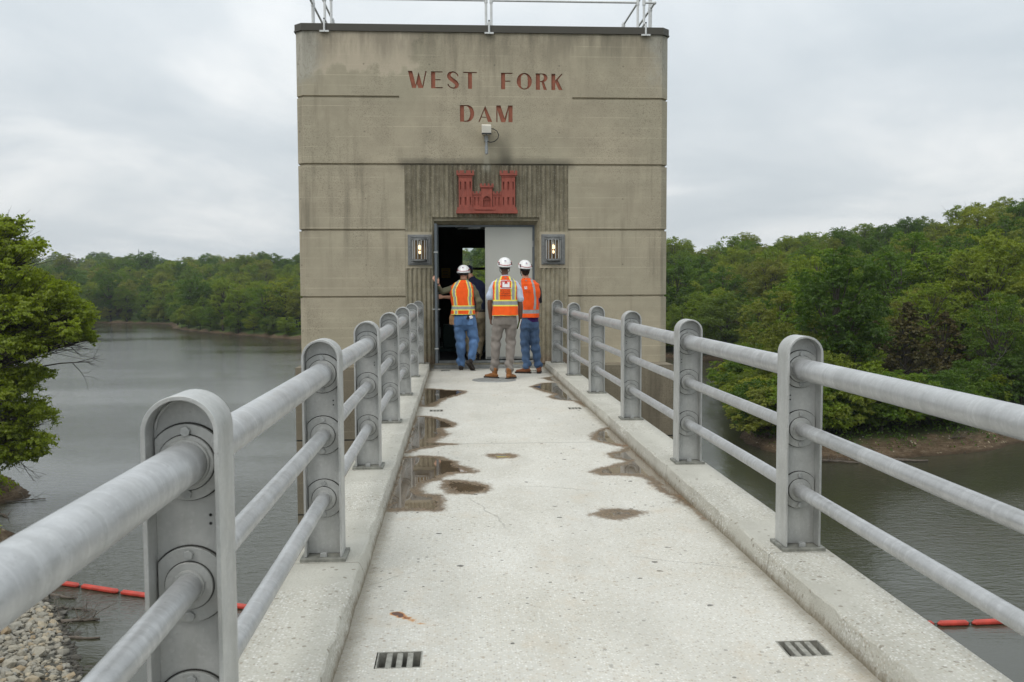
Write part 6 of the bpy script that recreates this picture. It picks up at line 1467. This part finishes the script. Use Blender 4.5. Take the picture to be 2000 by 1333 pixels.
# ---- the man at the right ----------------------------------------
def person_right():
    t = thing('person','man in blue jeans with a purple shirt hem below his orange vest','person',(.72,16.3,-.12)); y=16.3; hc=(.632,y+.01,1.745); yw=R(-16)
    b = MB(); P,Rm = head(b,hc,R(14),R(4)); b.capsule([(.665,y-.005,1.45),(.65,y,1.54),(.64,y+.005,1.68)],[.064,.058,.056],14)
    tor = [(.86,.715,y,.150,.105),(1.02,.715,y,.145,.105),(1.20,.715,y,.168,.112),(1.36,.705,y,.188,.108),(1.46,.69,y,.155,.085),(1.53,.665,y,.07,.06)]
    b.tube([(r[1],r[2],r[0]) for r in tor],[(r[3],r[4]) for r in tor],24,ref=(math.cos(yw),math.sin(yw),0))
    arm(b,(.545,y+.03,1.41),(.505,y+.06,1.13),(.58,y+.26,1.10)); arm(b,(.86,y-.02,1.40),(.895,y+.03,1.165),(.79,y+.27,1.16))
    hand(b,(.585,y+.27,1.10),(.4,1,.1),(0,-.2,1),.5,1.0,1); hand(b,(.782,y+.28,1.162),(-.5,1,.1),(0,-.2,1),.5,1.0,-1)
    legs(b,None,(((.640,y,.80),(.632,y+.02,.40),(.665,y-.02,.0)),((.790,y+.02,.80),(.812,y+.03,.40),(.873,y-.02,.0))),(.078,.052,.042))
    remesh(b,'body',SK_L,t,.0075,2)
    b = MB(); b.ball(P(0,-.026,.010),(.084,.094,.090),16,rot=Rm); b.ball(P(0,-.050,-.058),(.070,.052,.068),14,rot=Rm); remesh(b,'hair',M_HAIR,t,.007,1,lambda co: .004*np.sin(co[:,0]*210)*np.sin(co[:,2]*90+co[:,0]*40)); hat(t,P,Rm,hc)
    b = MB(); b.tube([(.715,y,.80)]+[(r[1],r[2],r[0]) for r in tor],[(.166,.122)]+[(r[3]+.013,r[4]+.013) for r in tor],24,ref=(math.cos(yw),math.sin(yw),0)); 
    remesh(b,'shirt',C_PURP,t,.009,2,folds([(.84,.05,1)],.004))
    b = MB(); b.capsule([(.56,y+.03,1.425),(.535,y+.035,1.33),(.505,y+.06,1.14),(.54,y+.15,1.12),(.565,y+.22,1.105)],[.062,.060,.054,.046,.040],14); b.capsule([(.845,y-.015,1.42),(.872,y-.01,1.33),(.893,y+.03,1.17),(.85,y+.13,1.165),(.81,y+.22,1.16)],[.064,.062,.054,.046,.040],14)
    remesh(b,'sleeves',C_BLK,t,.009,2,folds([(1.2,.1,1)],.005))
    v = Vest([(.878,.728,y,.152,.150),(1.0,.726,y,.150,.142),(1.18,.722,y,.166,.142),(1.34,.712,y,.200,.144),(1.46,.700,y,.190,.128),(1.53,.680,y,.135,.108),(1.566,.665,y,.088,.086),(1.580,.660,y,.070,.074)],2.6,yw)
    def col(u,z,bk,w_):
        if .955 < z < 1.02: return 2
        a = u+.0
        if z > 1.0 and (-.150 < a < -.108 or (.085+.02*math.sin((z-1)*6) < a < .118+.02*math.sin((z-1)*6) and z > 1.03)): return 2
        return 0
    v.build('safety_vest',[C_OR,C_YE,C_SI],t,col,hem=.006,seed=7,wr=.008)
    decal_quads(v,[(-.052,-.004,1.385,1.435,.0075,0),(-.047,-.009,1.390,1.430,.0083,1)]+castle_quads(-.028,1.410,.034,.030,.009,0),[M_WHT,M_DRED],t,'castle_patch')
    for s_,zz_ in (('US Army Corps',1.362),('of Engineers',1.340),('Louisville District',1.318)): decal_text(v,s_,-.010,zz_,.0175,M_INK,t)
    decal_quads(v,[(-.010,.014,1.530,1.547,.008,0)],[M_LAMP],t,'size_tag')
    b = MB(); b.tube([(.715,y,.93),(.715,y,.87),(.715,y,.78),(.71,y,.70),(.705,y,.64)],[(.150,.112),(.156,.115),(.172,.130),(.172,.122),(.10,.08)],22,ref=(1,0,0))
    legs(b,None,(((.640,y,.79),(.632,y+.02,.40),(.662,y-.02,.015)),((.790,y+.02,.79),(.812,y+.03,.40),(.868,y-.02,.015))),(.100,.080,.070))
    remesh(b,'jeans',C_JEAN2,t,.009,2,folds([(.38,.16,1.1),(.06,.12,1.6),(.68,.06,.8)],.0105,.85,5.0))
    boot(t,(.655,y-.03,-.014),(-.95,.25),M_BOOT2,.98); boot(t,(.880,y-.03,-.014),(.12,1),M_BOOT2,.98)
    b = MB(); b.tube([(.59,y-.015,1.565),(.62,y-.062,1.578),(.665,y-.078,1.572),(.72,y-.072,1.560),(.76,y-.05,1.54)],.006,6); b.build('lanyard',M_BLACK,t,smooth=True).matrix_parent_inverse = Matrix.Translation(-t.location)
person_right()

# ---- the man inside the doorway ----------------------------------
def person_back():
    t = thing('person','man in navy shirt, dark cap and khaki trousers inside the doorway','person',(-.25,18.0,-.03)); y=17.95; hc=(-.345,y+.14,1.735)
    b = MB(); P,Rm = head(b,hc,R(25),R(22)); b.capsule([(-.25,y+.04,1.50),(-.29,y+.09,1.58),(-.33,y+.12,1.68)],[.068,.062,.060],14)
    tor = [(.93,-.165,y-.02,.150,.115),(1.08,-.18,y,.158,.12),(1.25,-.20,y+.02,.18,.125),(1.40,-.225,y+.04,.195,.118),(1.49,-.245,y+.05,.165,.095),(1.56,-.27,y+.07,.075,.065)]
    b.tube([(r[1],r[2],r[0]) for r in tor],[(r[3],r[4]) for r in tor],24,ref=(1,0,0))
    arm(b,(-.42,y+.06,1.44),(-.62,y-.05,1.22),(-.835,y-.33,1.235)); arm(b,(-.07,y+.02,1.45),(-.02,y+.02,1.20),(-.08,y+.27,1.12))
    hand(b,(-.845,y-.345,1.235),(-1,-.35,-.02),(.25,-.9,.35),.25,1.0,1); hand(b,(-.085,y+.285,1.12),(-.4,1,0),(0,-.1,1),.5,1.0,-1)
    legs(b,None,(((-.26,y-.02,.84),(-.37,y+.05,.45),(-.33,y-.02,.08)),((-.08,y-.02,.84),(-.10,y+.06,.45),(-.17,y-.02,.06))),(.080,.052,.042))
    remesh(b,'body',SK_L,t,.008,2)
    b = MB(); b.ball(P(0,-.012,.030),(.083,.100,.088),18,rot=Rm); b.obox(P(0,.125,.045),Rm@V3((.065,0,0)),Rm@V3((0,.05,0)),Rm@V3((0,-.002,.004))); remesh(b,'cap',cloth('navy_cap',(.018,.022,.045),8,.2),t,.007,1)
    b = MB(); b.ball(P(0,-.02,-.01),(.078,.090,.07),14,rot=Rm); remesh(b,'hair',M_HAIR,t,.008,1)
    b = MB(); b.tube([(r[1],r[2],r[0]) for r in tor],[(r[3]+.014,r[4]+.014) for r in tor],24,ref=(1,0,0)); b.capsule([(-.40,y+.05,1.45),(-.50,y+.01,1.36),(-.545,y-.02,1.31)],[.068,.070,.070],14); b.capsule([(-.09,y+.02,1.46),(-.05,y+.02,1.36),(-.032,y+.02,1.30)],[.068,.072,.073],14)
    b.tube([(-.255,y+.055,1.53),(-.285,y+.085,1.60)],[(.085,.08),(.07,.07)],16,ref=(1,0,0)); remesh(b,'shirt',C_NAVY,t,.009,2,folds([(1.25,.2,1)],.006,.8))
    b = MB(); b.tube([(-.165,y-.02,.98),(-.165,y-.02,.90),(-.165,y-.02,.82),(-.17,y-.02,.72)],[(.165,.13),(.178,.14),(.185,.145),(.12,.1)],22,ref=(1,0,0))
    legs(b,None,(((-.255,y-.02,.83),(-.37,y+.04,.45),(-.325,y-.02,.08)),((-.085,y-.02,.83),(-.10,y+.05,.45),(-.175,y-.02,.05))),(.105,.078,.066))
    remesh(b,'trousers',C_KHAKI,t,.009,2,folds([(.45,.14,1),(.12,.1,1.5)],.008,1,3.0))
    b = MB(); b.tube([(-.165,y-.02,.975),(-.165,y-.02,.94)],[(.172,.137),(.174,.139)],24,ref=(1,0,0)); b.build('belt',M_BLACK,t).matrix_parent_inverse = Matrix.Translation(-t.location)
    boot(t,(-.32,y-.03,.07),(-.1,1),M_SHOE,.95,name='shoe'); boot(t,(-.175,y-.03,.07),(.2,1),M_SHOE,.95,name='shoe')
person_back()
# ================================================================ HAZE
hb = MB(); hb.box(-1500,1500,-400,1700,-24,75)
def haze_mat():
    m = bpy.data.materials.new('haze'); m.use_nodes = True; t = m.node_tree; t.nodes.clear(); o = t.nodes.new('ShaderNodeOutputMaterial'); v = t.nodes.new('ShaderNodeVolumePrincipled')
    v.inputs['Color'].default_value = (.80,.88,.95,1); v.inputs['Density'].default_value = .00012; v.inputs['Anisotropy'].default_value = .2; t.links.new(v.outputs[0], o.inputs['Volume']); return m
hz = hb.build('haze', haze_mat()); tag(hz, 'thin pale haze over the lake and the far hills', 'haze', kind='stuff'); hz.display_type = 'WIRE'
#@@PART5
